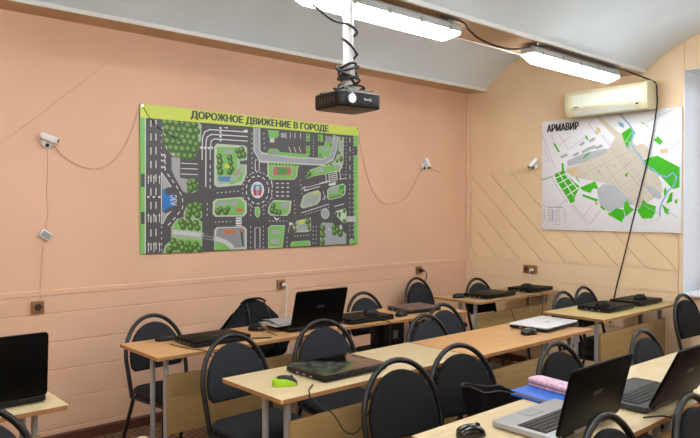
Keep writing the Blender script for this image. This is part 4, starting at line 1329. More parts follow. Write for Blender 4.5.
MAP_PRINT=[
('P','beige',[(245,533),(265,568),(385,599),(576,669),(677,732),(721,816),(657,882),(526,1031),(555,1032),(739,866),(854,780),(932,715),(966,645),(1017,550),(1100,464),(1125,381),(1117,307),(1019,267),(935,192),(858,252),(760,356),(633,420),(482,451),(356,474)]),
('P','slate',[(559,360),(614,412),(715,400),(857,277),(884,234),(779,201),(671,166),(588,223)]),
('P','slate',[(265,633),(413,688),(640,726),(659,686),(433,615),(275,582)]),
('P','slate',[(976,410),(1085,349),(1126,299),(1101,270),(1019,334)]),
('P','slate2',[(404,711),(465,738),(481,715),(423,694)]),
('P','slate2',[(442,735),(534,760),(556,736),(471,718)]),
('P','slate2',[(533,738),(600,764),(617,741),(554,721)]),
('P','slate2',[(320,684),(375,713),(389,689),(337,668)]),
('P','slate2',[(193,678),(259,706),(275,683),(214,661)]),
('P','slate2',[(384,775),(430,803),(442,780),(398,759)]),
('P','slate2',[(475,804),(529,831),(542,808),(492,788)]),
('P','slate2',[(443,681),(488,710),(500,687),(457,665)]),
('P','sand',[(276,550),(345,578),(380,545),(306,494)]),
('P','sand',[(1107,682),(1171,691),(1171,653),(1115,648)]),
('P','sand',[(536,250),(559,263),(578,236),(550,223)]),
('P','sand',[(546,918),(584,906),(593,861),(556,865)]),
('P','sand2',[(880,727),(966,746),(1025,683),(1000,618),(932,639)]),
('P','leaf',[(138,520),(213,543),(212,617),(231,616),(237,551),(261,508),(396,394),(342,295),(347,265),(307,244),(153,468)]),
('L','paper',9,[(153,481),(276,527)]),
('L','paper',9,[(184,433),(316,493)]),
('L','paper',9,[(226,377),(366,446)]),
('L','paper',9,[(267,316),(396,395)]),
('L','paper',9,[(184,526),(337,310)]),
('L','paper',9,[(245,519),(376,373)]),
('P','leaf',[(396,387),(542,440),(573,369),(521,377),(497,335),(428,358)]),
('P','leaf',[(420,329),(573,278),(559,257),(420,309)]),
('P','leaf',[(597,227),(641,192),(625,179),(588,211)]),
('P','leaf',[(662,166),(689,144),(690,122),(662,148)]),
('P','mint2',[(5,480),(122,506),(122,491),(5,461)]),
('P','leaf',[(356,501),(376,459),(395,445),(386,436),(359,464)]),
('P','leaf',[(671,157),(740,201),(801,188),(815,132),(788,80),(708,122)]),
('P','leaf',[(809,252),(840,269),(849,226),(893,188),(823,128),(805,188)]),
('P','leaf',[(918,184),(944,209),(969,276),(1003,242),(1077,217),(1070,159),(1045,117),(965,113)]),
('P','leaf',[(975,603),(1017,621),(1091,633),(1156,593),(1265,530),(1264,369),(1213,354),(1153,421),(1108,472),(1001,535)]),
('P','leaf',[(1141,356),(1157,372),(1166,323),(1142,299)]),
('P','leaf',[(1190,322),(1213,334),(1206,257),(1158,233)]),
('P','leaf',[(1126,233),(1183,188),(1175,146),(1148,167)]),
('P','leaf',[(1222,257),(1249,278),(1245,229)]),
('P','leaf',[(780,845),(862,889),(903,840),(854,763),(829,705),(807,766)]),
('P','leaf',[(939,924),(973,917),(1007,884),(1015,867),(986,899)]),
('P','leaf',[(1053,764),(1090,794),(1131,747),(1107,719)]),
('P','leaf',[(120,808),(146,801),(193,723),(178,716)]),
('P','leaf',[(440,853),(458,851),(476,814),(458,810)]),
('P','leaf',[(414,638),(452,685),(500,700),(462,667)]),
('P','leaf',[(532,884),(546,883),(560,855),(551,852)]),
('P','leaf',[(812,582),(829,585),(825,564)]),
('P','leaf',[(812,492),(839,508),(834,470),(817,466)]),
('P','leaf',[(714,565),(723,578),(727,556)]),
('P','leaf',[(567,528),(581,532),(581,514)]),
('L','mint2',7,[(880,854),(797,750)]),
('L','water',13,[(765,1006),(845,916),(888,845),(863,748),(898,692),(941,643),(980,566),(1055,520),(1098,477),(1165,454),(1212,487),(1241,451),(1221,383),(1174,341),(1150,290),(1126,251),(1110,184),(1111,134)]),
('P','water',[(747,952),(801,921),(801,886),(760,909)]),
('L','water',8,[(863,748),(837,721),(855,694)]),
('L','lane',3,[(830,773),(879,710)]),
('L','lane',3,[(887,699),(927,647)]),
('L','lane',3,[(975,586),(1114,405)]),
('L','lane',3,[(776,785),(809,742)]),
('L','lane',3,[(818,732),(947,565)]),
('L','lane',3,[(955,555),(1103,365)]),
('L','lane',3,[(725,782),(985,449)]),
('L','lane',3,[(993,439),(1079,330)]),
('L','lane',3,[(702,750),(744,696)]),
('L','lane',3,[(752,686),(868,539)]),
('L','lane',3,[(884,519),(908,488)]),
('L','lane',3,[(916,478),(1050,307)]),
('L','lane',3,[(671,729),(830,528)]),
('L','lane',3,[(839,517),(904,435)]),
('L','lane',3,[(912,425),(1022,285)]),
('L','lane',3,[(633,702),(818,469)]),
('L','lane',3,[(843,439),(875,398)]),
('L','lane',3,[(908,357),(932,327)]),
('L','lane',3,[(940,317),(987,258)]),
('L','lane',3,[(602,681),(628,648)]),
('L','lane',3,[(637,637),(959,236)]),
('L','lane',3,[(567,656),(619,591)]),
('L','lane',3,[(628,581),(895,250)]),
('L','lane',3,[(528,646),(563,603)]),
('L','lane',3,[(572,592),(743,381)]),
('L','lane',3,[(490,637),(526,594)]),
('L','lane',3,[(535,583),(674,413)]),
('L','lane',3,[(451,610),(602,427)]),
('L','lane',3,[(403,594),(502,474)]),
('L','lane',3,[(358,581),(440,482)]),
('L','lane',3,[(319,571),(402,473)]),
('L','lane',3,[(267,554),(305,510)]),
('L','lane',3,[(697,756),(780,792)]),
('L','lane',3,[(291,531),(497,623)]),
('L','lane',3,[(509,628),(704,716)]),
('L','lane',3,[(716,721),(763,742)]),
('L','lane',3,[(775,747),(845,778)]),
('L','lane',3,[(323,503),(427,550)]),
('L','lane',3,[(439,556),(515,590)]),
('L','lane',3,[(528,596),(662,656)]),
('L','lane',3,[(698,673),(757,699)]),
('L','lane',3,[(769,705),(884,757)]),
('L','lane',3,[(386,480),(487,527)]),
('L','lane',3,[(500,533),(859,697)]),
('L','lane',3,[(870,703),(916,723)]),
('L','lane',3,[(440,470),(941,702)]),
('L','lane',3,[(511,457),(948,661)]),
('L','lane',3,[(597,443),(981,626)]),
('L','lane',3,[(655,422),(889,535)]),
('L','lane',3,[(900,540),(1001,589)]),
('L','lane',3,[(694,407),(959,536)]),
('L','lane',3,[(970,541),(1014,563)]),
('L','lane',3,[(765,388),(811,411)]),
('L','lane',3,[(823,417),(1014,511)]),
('L','lane',3,[(798,354),(1078,494)]),
('L','lane',3,[(828,326),(919,372)]),
('L','lane',3,[(930,378),(986,406)]),
('L','lane',3,[(997,412),(1095,461)]),
('L','lane',3,[(856,302),(1110,432)]),
('L','lane',3,[(887,273),(998,331)]),
('L','lane',3,[(1009,336),(1075,370)]),
('L','lane',3,[(1086,376),(1118,392)]),
('L','lane',3,[(915,248),(1069,329)]),
('L','road',4,[(9,902),(142,574)]),
('L','road',4,[(25,768),(90,633)]),
('L','road',4,[(192,877),(285,732)]),
('L','road',4,[(104,880),(141,807)]),
('L','road',4,[(178,772),(299,859)]),
('L','road',4,[(290,741),(446,838)]),
('L','road',4,[(111,482),(277,247)]),
('L','road',4,[(307,229),(475,49)]),
('L','road',4,[(327,238),(499,58)]),
('L','road',4,[(436,129),(522,237)]),
('L','road',4,[(499,58),(597,183)]),
('L','road',4,[(175,211),(257,284)]),
('L','road',4,[(555,1063),(479,942),(575,845)]),
('L','road',4,[(998,918),(1097,958),(1224,1005)]),
('L','road',4,[(1265,748),(1195,680)]),
('L','road',4,[(1098,794),(1225,929)]),
('L','road',4,[(991,685),(1058,623)]),
('L','road',4,[(612,842),(686,767)]),
('L','road',4,[(1159,176),(1262,119)]),
('L','road',4,[(17,230),(49,211)]),
('L','road',4,[(1111,134),(1078,101)]),
('L','road',4,[(593,844),(1060,300)]),
('L','road',4,[(686,714),(934,386)]),
('L','road',4,[(356,474),(686,619),(881,693)]),
('L','road',4,[(633,420),(932,647)]),
('L','road',4,[(769,373),(1001,543)]),
('L','road',4,[(576,669),(778,373)]),
('L','road',4,[(481,630),(633,446)]),
('L','road',4,[(758,701),(1002,393)]),
('L','road',4,[(846,729),(1076,432)]),
('L','road',4,[(866,252),(1117,414)]),
('L','road',4,[(935,209),(1133,348)]),
('L','road',4,[(978,226),(1110,151)]),
('L','ink',4,[(65,211),(227,210)]),
('L','road',5,[(71,187),(113,187)]),
('L','road',4,[(139,187),(196,187)]),
('L','road',4,[(237,187),(262,187)]),
('L','red',5,[(26,187),(39,187)]),
('L','road',5,[(71,169),(113,170)]),
('L','road',4,[(139,170),(196,170)]),
('L','road',4,[(237,170),(262,170)]),
('L','red',5,[(26,169),(39,169)]),
('L','road',5,[(71,152),(113,152)]),
('L','road',4,[(139,152),(196,152)]),
('L','road',4,[(237,152),(263,152)]),
('L','red',5,[(26,151),(39,151)]),
('L','road',5,[(71,134),(113,134)]),
('L','road',4,[(139,134),(196,135)]),
('L','road',4,[(237,135),(263,135)]),
('L','red',5,[(26,133),(39,133)]),
('L','road',5,[(71,116),(113,116)]),
('L','road',4,[(140,116),(196,117)]),
('L','road',4,[(237,117),(263,118)]),
('L','red',5,[(26,115),(39,115)]),
('L','road',5,[(71,98),(113,98)]),
('L','road',4,[(140,99),(197,99)]),
('L','road',4,[(237,100),(263,100)]),
('L','red',5,[(27,97),(39,98)]),
('L','road',5,[(71,80),(114,81)]),
('L','road',4,[(140,81),(197,82)]),
('L','road',4,[(238,82),(263,83)]),
('L','blue2',6,[(123,192),(124,80)]),
('L','road',4,[(145,99),(207,99)]),
('L','road',4,[(145,52),(207,53)]),
('L','road',4,[(156,930),(284,928)]),
]


# ------------------------------------------------------------------ wall boards (flat prints)
def print_mesh(items, frame, name, parent, lift=1.6e-5, base=.0004):
    """printed shapes in millimetres on a board; every later shape lies a hair above the earlier ones"""
    b = MB()
    lay = 0

    def P(u, v):
        return frame @ Vector((u / 1000, v / 1000, base + lay * lift))

    def strip(a, c, w):
        dx, dy = c[0] - a[0], c[1] - a[1]
        L = math.hypot(dx, dy) or 1
        nx, ny = -dy / L * w / 2, dx / L * w / 2
        return [(a[0] + nx, a[1] + ny), (c[0] + nx, c[1] + ny), (c[0] - nx, c[1] - ny), (a[0] - nx, a[1] - ny)]

    def joined(pts, w):
        Lp, Rp = [], []
        for i, p in enumerate(pts):
            a, c = pts[max(i - 1, 0)], pts[min(i + 1, len(pts) - 1)]
            dx, dy = c[0] - a[0], c[1] - a[1]
            L = math.hypot(dx, dy) or 1
            k = w / 2
            if 0 < i < len(pts) - 1:
                e = math.hypot(p[0] - a[0], p[1] - a[1]) or 1
                cs = abs(((p[0] - a[0]) * dx + (p[1] - a[1]) * dy) / (e * L))
                k /= max(cs, .6)
            Lp.append((p[0] - dy / L * k, p[1] + dx / L * k))
            Rp.append((p[0] + dy / L * k, p[1] - dx / L * k))
        return Lp, Rp

    for it in items:
        lay += 1
        if it[0] == 'P':
            pts = it[2]
            b.add([P(*p) for p in pts], [tuple(range(len(pts)))], 'ink_' + it[1])
        elif it[0] == 'L':
            A_, B_ = joined(it[3], it[2])
            n = len(A_)
            b.add([P(*p) for p in A_ + B_], [(i, i + 1, n + i + 1, n + i) for i in range(n - 1)], 'ink_' + it[1])
        elif it[0] == 'D':
            w, on, off = it[2]
            pos, pts = 0.0, it[3]
            for a, c in zip(pts[:-1], pts[1:]):
                L = math.hypot(c[0] - a[0], c[1] - a[1])
                s = 0.0
                while s < L:
                    ph = (pos + s) % (on + off)
                    step = (on - ph) if ph < on else (on + off - ph)
                    step = max(step, .5)
                    e = min(s + step, L)
                    if ph < on:
                        q = strip((a[0] + (c[0] - a[0]) * s / L, a[1] + (c[1] - a[1]) * s / L), (a[0] + (c[0] - a[0]) * e / L, a[1] + (c[1] - a[1]) * e / L), w)
                        b.add([P(*p) for p in q], [(0, 1, 2, 3)], 'ink_' + it[1])
                    s = e
                pos += L
        elif it[0] == 'T':
            r = it[2]
            for (u, v) in it[3]:
                b.add([P(u + r * math.cos(2 * PI * i / 9), v + r * math.sin(2 * PI * i / 9)) for i in range(9)], [tuple(range(9))], 'ink_tree')
                lay += 1
                b.add([P(u - r * .25 + r * .48 * math.cos(2 * PI * i / 7), v + r * .28 + r * .48 * math.sin(2 * PI * i / 7)) for i in range(7)], [tuple(range(7))], 'ink_treetop')
    return b.build(name, parent, smooth=False)


PW, PH = 2.02, 1.032
o = thing('road_traffic_board', 'large road traffic poster board with a yellow-green title band on the left wall', 'poster', (0, -3.597, 1.19))
FR = Matrix(((0, 0, 1, .011), (1, 0, 0, 0), (0, 1, 0, 0), (0, 0, 0, 1)))      # local: u along +y, v up, out of the wall +x
MB().box((.0065, PW / 2, PH / 2), (.009, PW, PH), 'ink_strip').build('backing_board', o)
print_mesh(ROAD_PRINT, FR, 'street_plan_print', o)
b = MB()
b.add([FR @ Vector((u / 1000, v / 1000, .0075)) for u, v in ((0, 937), (2020, 958), (2020, 1032), (0, 1032))], [(0, 1, 2, 3)], 'ink_banner')
b.build('title_band', o)
text_mesh('ДОРОЖНОЕ ДВИЖЕНИЕ В ГОРОДЕ', 1.29, .064, 'ink_title', 'title_lettering', o, FR @ Matrix.Translation((.382, .957, .0078)), heavy=.0045)
text_mesh('АЗС', .075, .05, 'ink_white', 'station_lettering', o, FR @ Matrix.Translation((.268, .335, .0078)) @ Matrix.Rotation(PI / 2, 4, 'Z'), bold=.02)
for u, v in ((.012, 1.02), (2.008, 1.02)):
    MB().cyl((0, 0, 0), .009, .006, 'chrome', n=10, mx=Matrix.Translation((.020, u, v)) @ Matrix.Rotation(PI / 2, 4, 'Y')).build('screw', o)

MW, MH = 1.278, 1.016
o = thing('city_map_board', 'white city map board with green areas on the back wall', 'map', (.878, 0, 1.306))
FM = Matrix(((1, 0, 0, 0), (0, 0, -1, -.0165), (0, 1, 0, 0), (0, 0, 0, 1)))
MB().box((MW / 2, -.0095, MH / 2), (MW, .013, MH), 'ink_paper', r=.001).build('backing_board', o)
print_mesh(MAP_PRINT, FM, 'city_plan_print', o)
text_mesh('АРМАВИР', .318, .066, 'ink_black', 'title_lettering', o, FM @ Matrix.Translation((.062, .915, .004)), heavy=.0038)

# ------------------------------------------------------------------ fluorescent lamps under the middle beam, an added fill row, and a row farther right
def make_lamp():
    """length along y, hangs below z = 0 (the beam)"""
    root = bpy.data.objects.new('fluorescent_lamp', None)
    COL.objects.link(root)
    L, W = 1.21, .11
    b = MB()
    prof = [(-W / 2 + .012, -.03), (W / 2 - .012, -.03), (W / 2, -.045), (W / 2, -.078), (-W / 2, -.078), (-W / 2, -.045)]
    b.prism(prof, 'y', -L / 2, L / 2, 'lampgrey')
    b.build('housing', root)
    rings = []
    for i in range(15):
        t = i / 14
        y = -L / 2 - .002 + (L + .004) * t
        e = min(1, min(t, 1 - t) * 14 * 4.0)
        h = .054 * (.30 + .70 * math.sqrt(max(e * (2 - e), 0)) if e < 1 else 1)
        w = W - .012
        ring = []
        for j in range(11):
            a = PI * j / 10
            ring.append((w / 2 * math.copysign(abs(math.cos(a)) ** .55, math.cos(a)), y, -.0785 - h * max(math.sin(a), 0) ** .7))
        rings.append(ring)
    MB().loft(rings, 'tube').build('diffuser', root)
    for k in range(5):
        y = -L / 2 + .10 + (L - .20) * k / 4
        for s in (-1, 1):
            MB().box((s * (W / 2 + .002), y, -.072), (.006, .018, .034), 'grey', r=.001).build('clip', root)
    for y in (-L / 2 + .09, L / 2 - .09):
        b = MB()
        b.box((0, y, -.015), (.10, .05, .030), 'zinc', r=.002)
        b.build('bracket', root)
    b = MB().tube([(.06, -L / 2 + .03, -.006), (.06, -L / 2 + .03, -.028)], .006, 'white', n=8)
    b.build('hook', root)
    return root


lamp0 = None
LAMPS = [
    (1.785, -1.02, 'lit strip lamp on the ceiling beam above the air conditioner'),
    (1.785, -3.01, 'lit strip lamp on the ceiling beam behind the projector pole'),
    (1.785, -4.93, 'lit strip lamp on the middle beam, next one beyond the top photo edge'),
    (1.785, -6.85, 'lit strip lamp on the middle beam at the near end of the room'),
    (3.55, -1.3, 'added fill lamp on the beam right of the middle one, nearest the window recess'),  # unseen row on this beam, added to brighten the vault and room
    (3.55, -3.3, 'added fill lamp on the beam right of the middle one, second from the window recess'),
    (3.55, -5.3, 'added fill lamp on the beam right of the middle one, third from the window recess'),
    (3.55, -7.1, 'added fill lamp right of the middle beam, at the near end of the room'),
    (5.39, -1.6, 'lit strip lamp on the right beam, end by the window wall'),
    (5.39, -3.8, 'lit strip lamp on the right beam, middle'),
    (5.39, -6.0, 'lit strip lamp on the right beam, near end'),
]
for x, y, label in LAMPS:
    if lamp0 is None:
        o = lamp0 = make_lamp()
    else:
        o = copy_tree(lamp0)
    o.location = (x, y, 2.637)
    tag(o, label, 'lamp', 'strip lamps on the ceiling beams')

# ------------------------------------------------------------------ projector on its pole
o = thing('ceiling_projector', 'black projector hanging from a white ceiling pole', 'projector', (1.815, -3.285, 0))
XF, Y0, PWd, PD, Z0, Z1 = 1.935, -3.425, .262, .232, 2.006, 2.084
body = MB()
c = ((XF - PD / 2), Y0 + PWd / 2)
lc = Matrix.Translation((c[0] - 1.815, c[1] + 3.285, 0)) @ Matrix.Rotation(math.radians(-5), 4, 'Z')
body.box((0, 0, (Z0 + Z1) / 2), (PD, PWd, Z1 - Z0), 'black', r=.010, cr=.022, mx=lc)
bo = body.build('body', o)
MB().box((0, 0, Z0 + .001), (PD - .024, PWd - .024, .006), 'projbounce', r=.002, cr=.02, mx=lc).build('underside', bo)
fx, fy = PD / 2, -PWd / 2 + .066
RX = Matrix.Rotation(PI / 2, 4, 'Y')
MB().cyl((0, 0, 0), .030, .02, 'lensring', n=24, mx=lc @ Matrix.Translation((fx + .004, fy, (Z0 + Z1) / 2)) @ RX, bev=.003).build('lens_ring', bo)
MB().cyl((0, 0, 0), .0205, .008, 'lens', n=24, mx=lc @ Matrix.Translation((fx + .012, fy, (Z0 + Z1) / 2)) @ RX, bev=.002).build('lens', bo)
text_mesh('BenQ', .045, .014, 'white', 'maker_lettering', bo, lc @ Matrix.Translation((fx + .0005, .02, (Z0 + Z1) / 2 - .004)) @ Matrix(((0, 0, 1, 0), (1, 0, 0, 0), (0, 1, 0, 0), (0, 0, 0, 1))), bold=.02)
b = MB()
for k in range(6):
    b.box((-.06 + k * .024, -PWd / 2 + .0005, (Z0 + Z1) / 2), (.010, .002, .035), 'gloss', mx=lc)
b.build('side_vent', bo)
for x, y in ((-.08, -.10), (.06, -.105), (-.085, .10)):
    MB().cyl((x, y, Z1 + .002), .014, .014, 'black', n=12, mx=lc).build('adjuster_foot', bo)
b = MB()
b.box((0, 0, Z1 + .012), (.16, .17, .006), 'zinc', r=.001, cr=.02)
for a in range(4):
    t = PI / 4 + a * PI / 2
    b.box((0, 0, 0), (.16, .022, .006), 'zinc', mx=Matrix.Translation((.05 * math.cos(t), .05 * math.sin(t), Z1 + .02)) @ Matrix.Rotation(t, 4, 'Z'))
b.cyl((0, 0, Z1 + .03), .05, .02, 'zinc', n=20)
b.build('mounting_plate', o)
b = MB()
b.cyl((0, 0, Z1 + .095), .034, .12, 'steel', n=20, bev=.004)
b.cyl((0, 0, Z1 + .14), .024, .03, 'zinc', n=16)
b.box((.0, -.034, Z1 + .09), (.03, .016, .02), 'black', r=.002)
b.build('swivel_joint', o)
ZTOP = 2.72
b = MB()
b.cyl((0, 0, (Z1 + .14 + ZTOP) / 2), .0265, ZTOP - Z1 - .14, 'white', n=24)
b.build('pole', o)
MB().cyl((0, 0, 2.651), .055, .008, 'white', n=20).build('ceiling_flange', o)
# cable: comes along the lamps, drops to the pole and is wound round the joint
pts = [(-.02, -.60, 2.60), (-.015, -.36, 2.552), (-.012, -.21, 2.50), (-.005, -.10, 2.452), (.026, -.022, 2.437), (.033, .030, 2.412), (.005, .036, 2.392), (-.034, 0, 2.38), (-.004, -.034, 2.37), (.032, -.006, 2.33), (.036, .03, 2.29)]
for k in range(40):
    a = k / 39
    ang = .6 + a * 2 * PI * 4.2
    r = .040 + .013 * math.sin(PI * a) + .009 * math.sin(.73 * ang)
    pts.append((r * math.cos(ang), r * math.sin(ang), 2.262 - .125 * a + .026 * math.sin(.83 * ang + 1) + .014 * math.sin(1.37 * ang)))
MB().tube(smooth_path(pts, 4), .0066, 'rubber', n=7).build('cable', o)
pts = []
for k in range(30):
    a = k / 29
    ang = 2.0 + a * 2 * PI * 2.6
    r = .046 + .012 * math.sin(PI * a) + .006 * math.sin(1.7 * ang)
    pts.append((r * math.cos(ang), r * math.sin(ang), 2.25 - .12 * a + .028 * math.sin(ang)))
MB().tube(smooth_path(pts, 4), .0055, 'rubber', n=7).build('cable', o)
pts = []
for k in range(22):
    ang = 1.0 + k / 21 * 2 * PI * 1.4
    pts.append(((.078 + .012 * math.sin(3 * ang)) * math.cos(ang), (.078 + .01 * math.cos(2 * ang)) * math.sin(ang), 2.116 + .008 * math.sin(2.3 * ang)))
MB().tube(smooth_path(pts, 4), .005, 'rubber', n=7).build('cable', o)

# ------------------------------------------------------------------ air conditioner
o = thing('air_conditioner', 'cream wall air conditioner above the city map', 'air conditioner', (1.592, 0, 2.31))
W = .735
prof = [(-.008, .03), (-.008, .235), (-.15, .235), (-.185, .222), (-.197, .19), (-.203, .08), (-.196, .045), (-.165, .008), (-.12, .0), (-.06, .012)]
b = MB()
b.prism(prof, 'x', -W / 2 + .045, W / 2 - .045, 'cream')
b.build('body', o)
for s in (-1, 1):
    k = 1.015
    pr = [(y * k if y < -.02 else y, .118 + (z - .118) * k) for y, z in prof]
    b = MB().loft([[(s * (W / 2 - .05), y, z) for y, z in pr], [(s * (W / 2 - .008), y, z) for y, z in pr], [(s * W / 2, y * .96 - .003, .118 + (z - .118) * .94) for y, z in pr]], 'cream')
    b.build('end_cover', o)
MB().prism([(-.199, .085), (-.2035, .085), (-.1985, .186), (-.194, .186)], 'x', -W / 2 + .07, W / 2 - .07, 'creamface').build('front_panel', o)
b = MB()
for k in range(22):
    b.box((-.33 + k * .0315, -.2015, .136), (.0022, .0036, .092), 'cream')
b.build('grille', o)
MB().prism([(-.2035, .072), (-.2045, .068), (-.2, .05), (-.1985, .056)], 'x', -W / 2 + .055, W / 2 - .055, 'acseam').build('seam', o)
MB().prism([(-.200, .048), (-.170, .010), (-.164, .012), (-.194, .050)], 'x', -W / 2 + .085, W / 2 - .11, 'creamface').build('louver', o)
MB().cyl((0, 0, 0), .011, .006, 'black', n=14, mx=Matrix.Translation((W / 2 - .085, -.199, .055)) @ Matrix.Rotation(PI / 2, 4, 'X')).build('receiver_eye', o)
b = MB().box((-W / 2 + .11, -.2045, .078), (.05, .001, .008), 'mark')
b.build('nameplate', o)


def cord(pts, r, mt, name, label, cat, k=6, group=None):
    o = MB().tube(smooth_path(pts, k), r, mt, n=6).build(name)
    return tag(o, label, cat, group)


cord([(1.850, -2.60, 2.616), (1.848, -2.40, 2.616), (1.79, -2.27, 2.605), (1.77, -2.13, 2.575), (1.77, -1.93, 2.560), (1.775, -1.75, 2.572), (1.80, -1.64, 2.600), (1.850, -1.5, 2.616), (1.850, -.9, 2.616), (1.850, -.36, 2.612), (1.87, -.28, 2.598), (1.93, -.12, 2.56), (1.972, -.075, 2.53)],
     .0065, 'rubber', 'electric_cable', 'black cord sagging between the two strip lamps and on to the air conditioner', 'cord')
cord([(1.972, -.06, 2.52), (1.972, -.05, 2.44), (1.968, -.045, 2.33), (1.905, -.030, 1.98), (1.79, -.028, 1.50), (1.69, -.018, 1.10), (1.615, -.016, .80), (1.56, -.016, .50)],
     .0052, 'rubber', 'electric_cable', 'long black cord running down across the city map from the air conditioner', 'cord')


# ------------------------------------------------------------------ little devices on the walls
def wall_camera(label, loc, rz, aim):
    """local: wall plane x = 0, room towards +x"""
    o = thing('security_camera', label, 'camera', loc, rz, 'small white wall cameras')
    MB().cyl((0, 0, 0), .036, .02, 'white', n=20, mx=Matrix.Translation((.0125, 0, 0)) @ RX, bev=.004).build('base', o)
    MB().tube([(.02, 0, 0), (.05, .005, .012)], .010, 'white', n=10).build('bracket', o)
    d = Vector(aim).normalized()
    T = Matrix.Translation(Vector((.062, .008, .02))) @ d.to_track_quat('Z', 'Y').to_matrix().to_4x4()
    h = MB().cyl((0, 0, -.01), .022, .105, 'white', n=20, mx=T, bev=.003).build('housing', o)
    MB().cyl((0, 0, .043), .018, .004, 'gloss', n=20, mx=T).build('lens', h)
    MB().tube([T @ Vector((-.020, -.012, -.045)), T @ Vector((-.026, -.012, .058))], .004, 'white', n=6).build('sun_shield', h)
    b = MB().cyl((0, 0, 0), .011, .012, 'black', n=12, mx=Matrix.Translation((.026, -.004, -.018)) @ RX)
    b.build('cable_gland', o)
    return o


wall_camera('small white camera on the left wall, left of the road poster', (0, -4.205, 1.915), 0, (.45, .75, -.35))
wall_camera('small white camera on the left wall between the road poster and the corner', (0, -.715, 1.915), 0, (.5, -.1, -.85))
wall_camera('small white camera on the back wall beside the city map', (.80, -.006, 1.91), -PI / 2, (.55, -.35, -.75))

o = thing('junction_box', 'small tilted white box on a thin wire on the left wall', 'junction box', (0, -4.218, 1.337), 0)
T = Matrix.Rotation(math.radians(-35), 4, 'X')
MB().box((.014, 0, 0), (.026, .072, .05), 'white', r=.003, mx=T).build('body', o)
MB().box((.0285, 0, 0), (.003, .058, .036), 'grey', r=.001, mx=T).build('cover', o)

cord([(.004, -4.20, 1.885), (.004, -4.20, 1.75), (.006, -4.207, 1.60), (.004, -4.20, 1.50), (.006, -4.215, 1.375)], .0022, 'wire', 'wall_line', 'thin wire from the left camera down to the tilted box', 'wire')
cord([(.005, -4.225, 1.30), (.005, -4.24, 1.15), (.005, -4.25, 1.0), (.016, -4.25, .96), (.005, -4.255, .925)], .0022, 'wire', 'wall_line', 'thin wire from the tilted box down to the left wall socket', 'wire')
cord([(.012, -4.16, 1.90), (.008, -4.11, 1.84), (.008, -4.02, 1.785), (.008, -3.92, 1.765), (.008, -3.81, 1.80), (.008, -3.70, 1.93), (.008, -3.63, 2.10), (.018, -3.595, 2.215)], .003, 'wire', 'garland_wire', 'thin looping wire between the left camera and the road poster corner', 'wire')
cord([(.022, -3.585, 2.208), (.020, -3.53, 2.13), (.0195, -3.45, 2.06), (.0195, -3.30, 1.99)], .002, 'rubber', 'garland_wire', 'loose wire lying over the upper left corner of the road poster', 'wire')
cord([(.015, -1.585, 2.19), (.006, -1.53, 2.02), (.006, -1.46, 1.80), (.006, -1.33, 1.60), (.006, -1.14, 1.545), (.006, -.93, 1.63), (.006, -.80, 1.80), (.012, -.735, 1.89)], .003, 'wire', 'garland_wire', 'thin looping wire between the road poster and the next camera', 'wire')
cord([(.012, -.69, 1.905), (.005, -.58, 1.90), (.005, -.45, 1.86)], .0035, 'wire', 'wall_line', 'short wire trailing right from the camera near the corner', 'wire')
cord([(.003, -4.50, 1.86), (.003, -4.10, 2.22), (.003, -3.72, 2.55)], .0011, 'seam', 'wall_line', 'thin tube standing in for a seam slanting up the left wall to the ceiling', 'wire', k=2)  # slim tube added to draw the slanting seam line of the wall


def socket(label, loc, rz, n=1, plug=None):
    o = thing('wall_socket', label, 'socket', loc, rz, 'brown wall sockets')
    MB().box((.011, 0, 0), (.022, .075 * n, .075), 'brown', r=.005, cr=.006).build('plate', o)
    for k in range(n):
        y = (k - (n - 1) / 2) * .075
        w_ = MB().cyl((0, 0, 0), .022, .005, 'dkbrown', n=20, mx=Matrix.Translation((.0225, y, 0)) @ RX).build('outlet', o)
    return o


socket('brown wall socket with nothing plugged in, at the far left of the wall', (0, -4.268, .890), 0)
socket('brown wall socket with a white plug, below the road poster', (0, -2.417, .894), 0)
socket('brown wall socket with a black plug, near the corner on the left wall', (0, -.778, .907), 0)
socket('wide brown double socket on the back wall below the city map', (.757, 0, .922), -PI / 2, n=2)


def plug(label, loc, rz, mt, cordpts):
    o = thing('power_plug', label, 'plug', loc, rz, 'plugs in the wall sockets')
    MB().cyl((0, 0, 0), .017, .045, mt, n=14, r2=.011, mx=Matrix.Translation((.024, 0, 0)) @ RX, bev=.003).build('body', o)
    MB().tube(smooth_path([(.046, 0, 0)] + cordpts, 5), .0042, mt, n=6).build('cord', o)
    return o


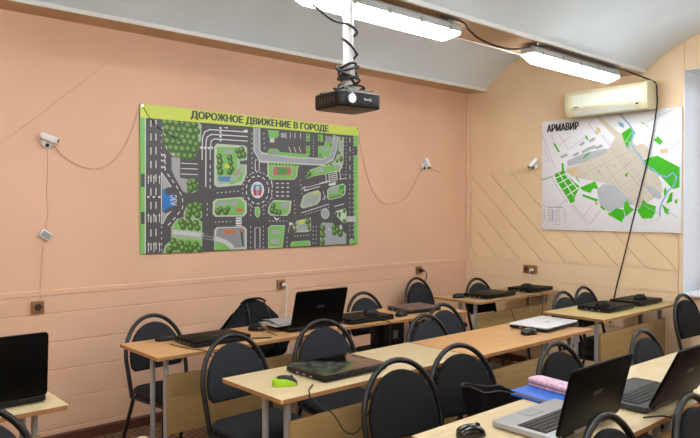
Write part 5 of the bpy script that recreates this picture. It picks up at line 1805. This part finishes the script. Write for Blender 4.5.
plug('white plug with a white cord hanging from the socket below the road poster', (.0255, -2.405, .889), 0, 'whitecord', [(.055, 0, -.02), (.05, .0, -.12), (.045, -.005, -.30), (.06, .02, -.60), (.06, .03, -.86)])
plug('black plug in the socket near the corner on the left wall', (.0255, -.77, .905), 0, 'rubber', [(.055, .01, -.005), (.05, .035, -.04), (.03, .03, -.16), (.03, .03, -.5), (.03, .03, -.88)])
plug('white plug in the right half of the double socket on the back wall', (.795, -.0255, .918), -PI / 2, 'whitecord', [(.055, 0, -.02), (.04, -.005, -.12), (.03, -.01, -.4), (.04, .0, -.88)])

# cords hanging from the desks
cord([(2.17, -3.80, .7515), (2.22, -3.86, .7515), (2.256, -3.885, .7515), (2.266, -3.888, .735), (2.31, -3.86, .70), (2.325, -3.815, .665), (2.33, -3.765, .59), (2.33, -3.72, .565), (2.33, -3.68, .572), (2.32, -3.62, .62), (2.29, -3.56, .70)], .003, 'rubber', 'laptop_cord', 'thin dark cord looping below the pale desk with the green mouse', 'cord')
cord([(1.19, -2.44, .7515), (1.235, -2.43, .7515), (1.265, -2.43, .74), (1.27, -2.43, .62), (1.27, -2.41, .47), (1.265, -2.25, .60), (1.24, -2.12, .715)], .003, 'rubber', 'laptop_cord', 'thin cord hanging from the wall desk near the laptop with a mouse on it', 'cord')
cord([(1.04, -.36, .757), (1.095, -.36, .755), (1.112, -.36, .73), (1.118, -.37, .60), (1.12, -.45, .44), (1.12, -.62, .43), (1.118, -.78, .55), (1.115, -.84, .66)], .003, 'rubber', 'laptop_cord', 'dark cord hanging in a loop from the far corner desk', 'cord')
cord([(2.15, -1.70, .7515), (2.20, -1.67, .7515), (2.22, -1.652, .746), (2.222, -1.650, .60), (2.222, -1.648, .30)], .003, 'rubber', 'laptop_cord', 'cord dropping off the desk end behind the closed white laptop', 'cord')
cord([(3.31, -3.20, .755), (3.37, -3.13, .757), (3.40, -3.07, .70), (3.41, -3.0, .56), (3.41, -2.98, .36)], .0032, 'rubber', 'laptop_cord', 'black cord curving over the front edge of the foreground desk', 'cord')
cord([(.98, -3.86, .7515), (1.15, -3.84, .7515), (1.235, -3.80, .7515), (1.252, -3.78, .735), (1.255, -3.72, .70), (1.24, -3.6, .72)], .0026, 'rubber', 'laptop_cord', 'thin cord on the near end of the wall desk, dipping below its edge', 'cord')
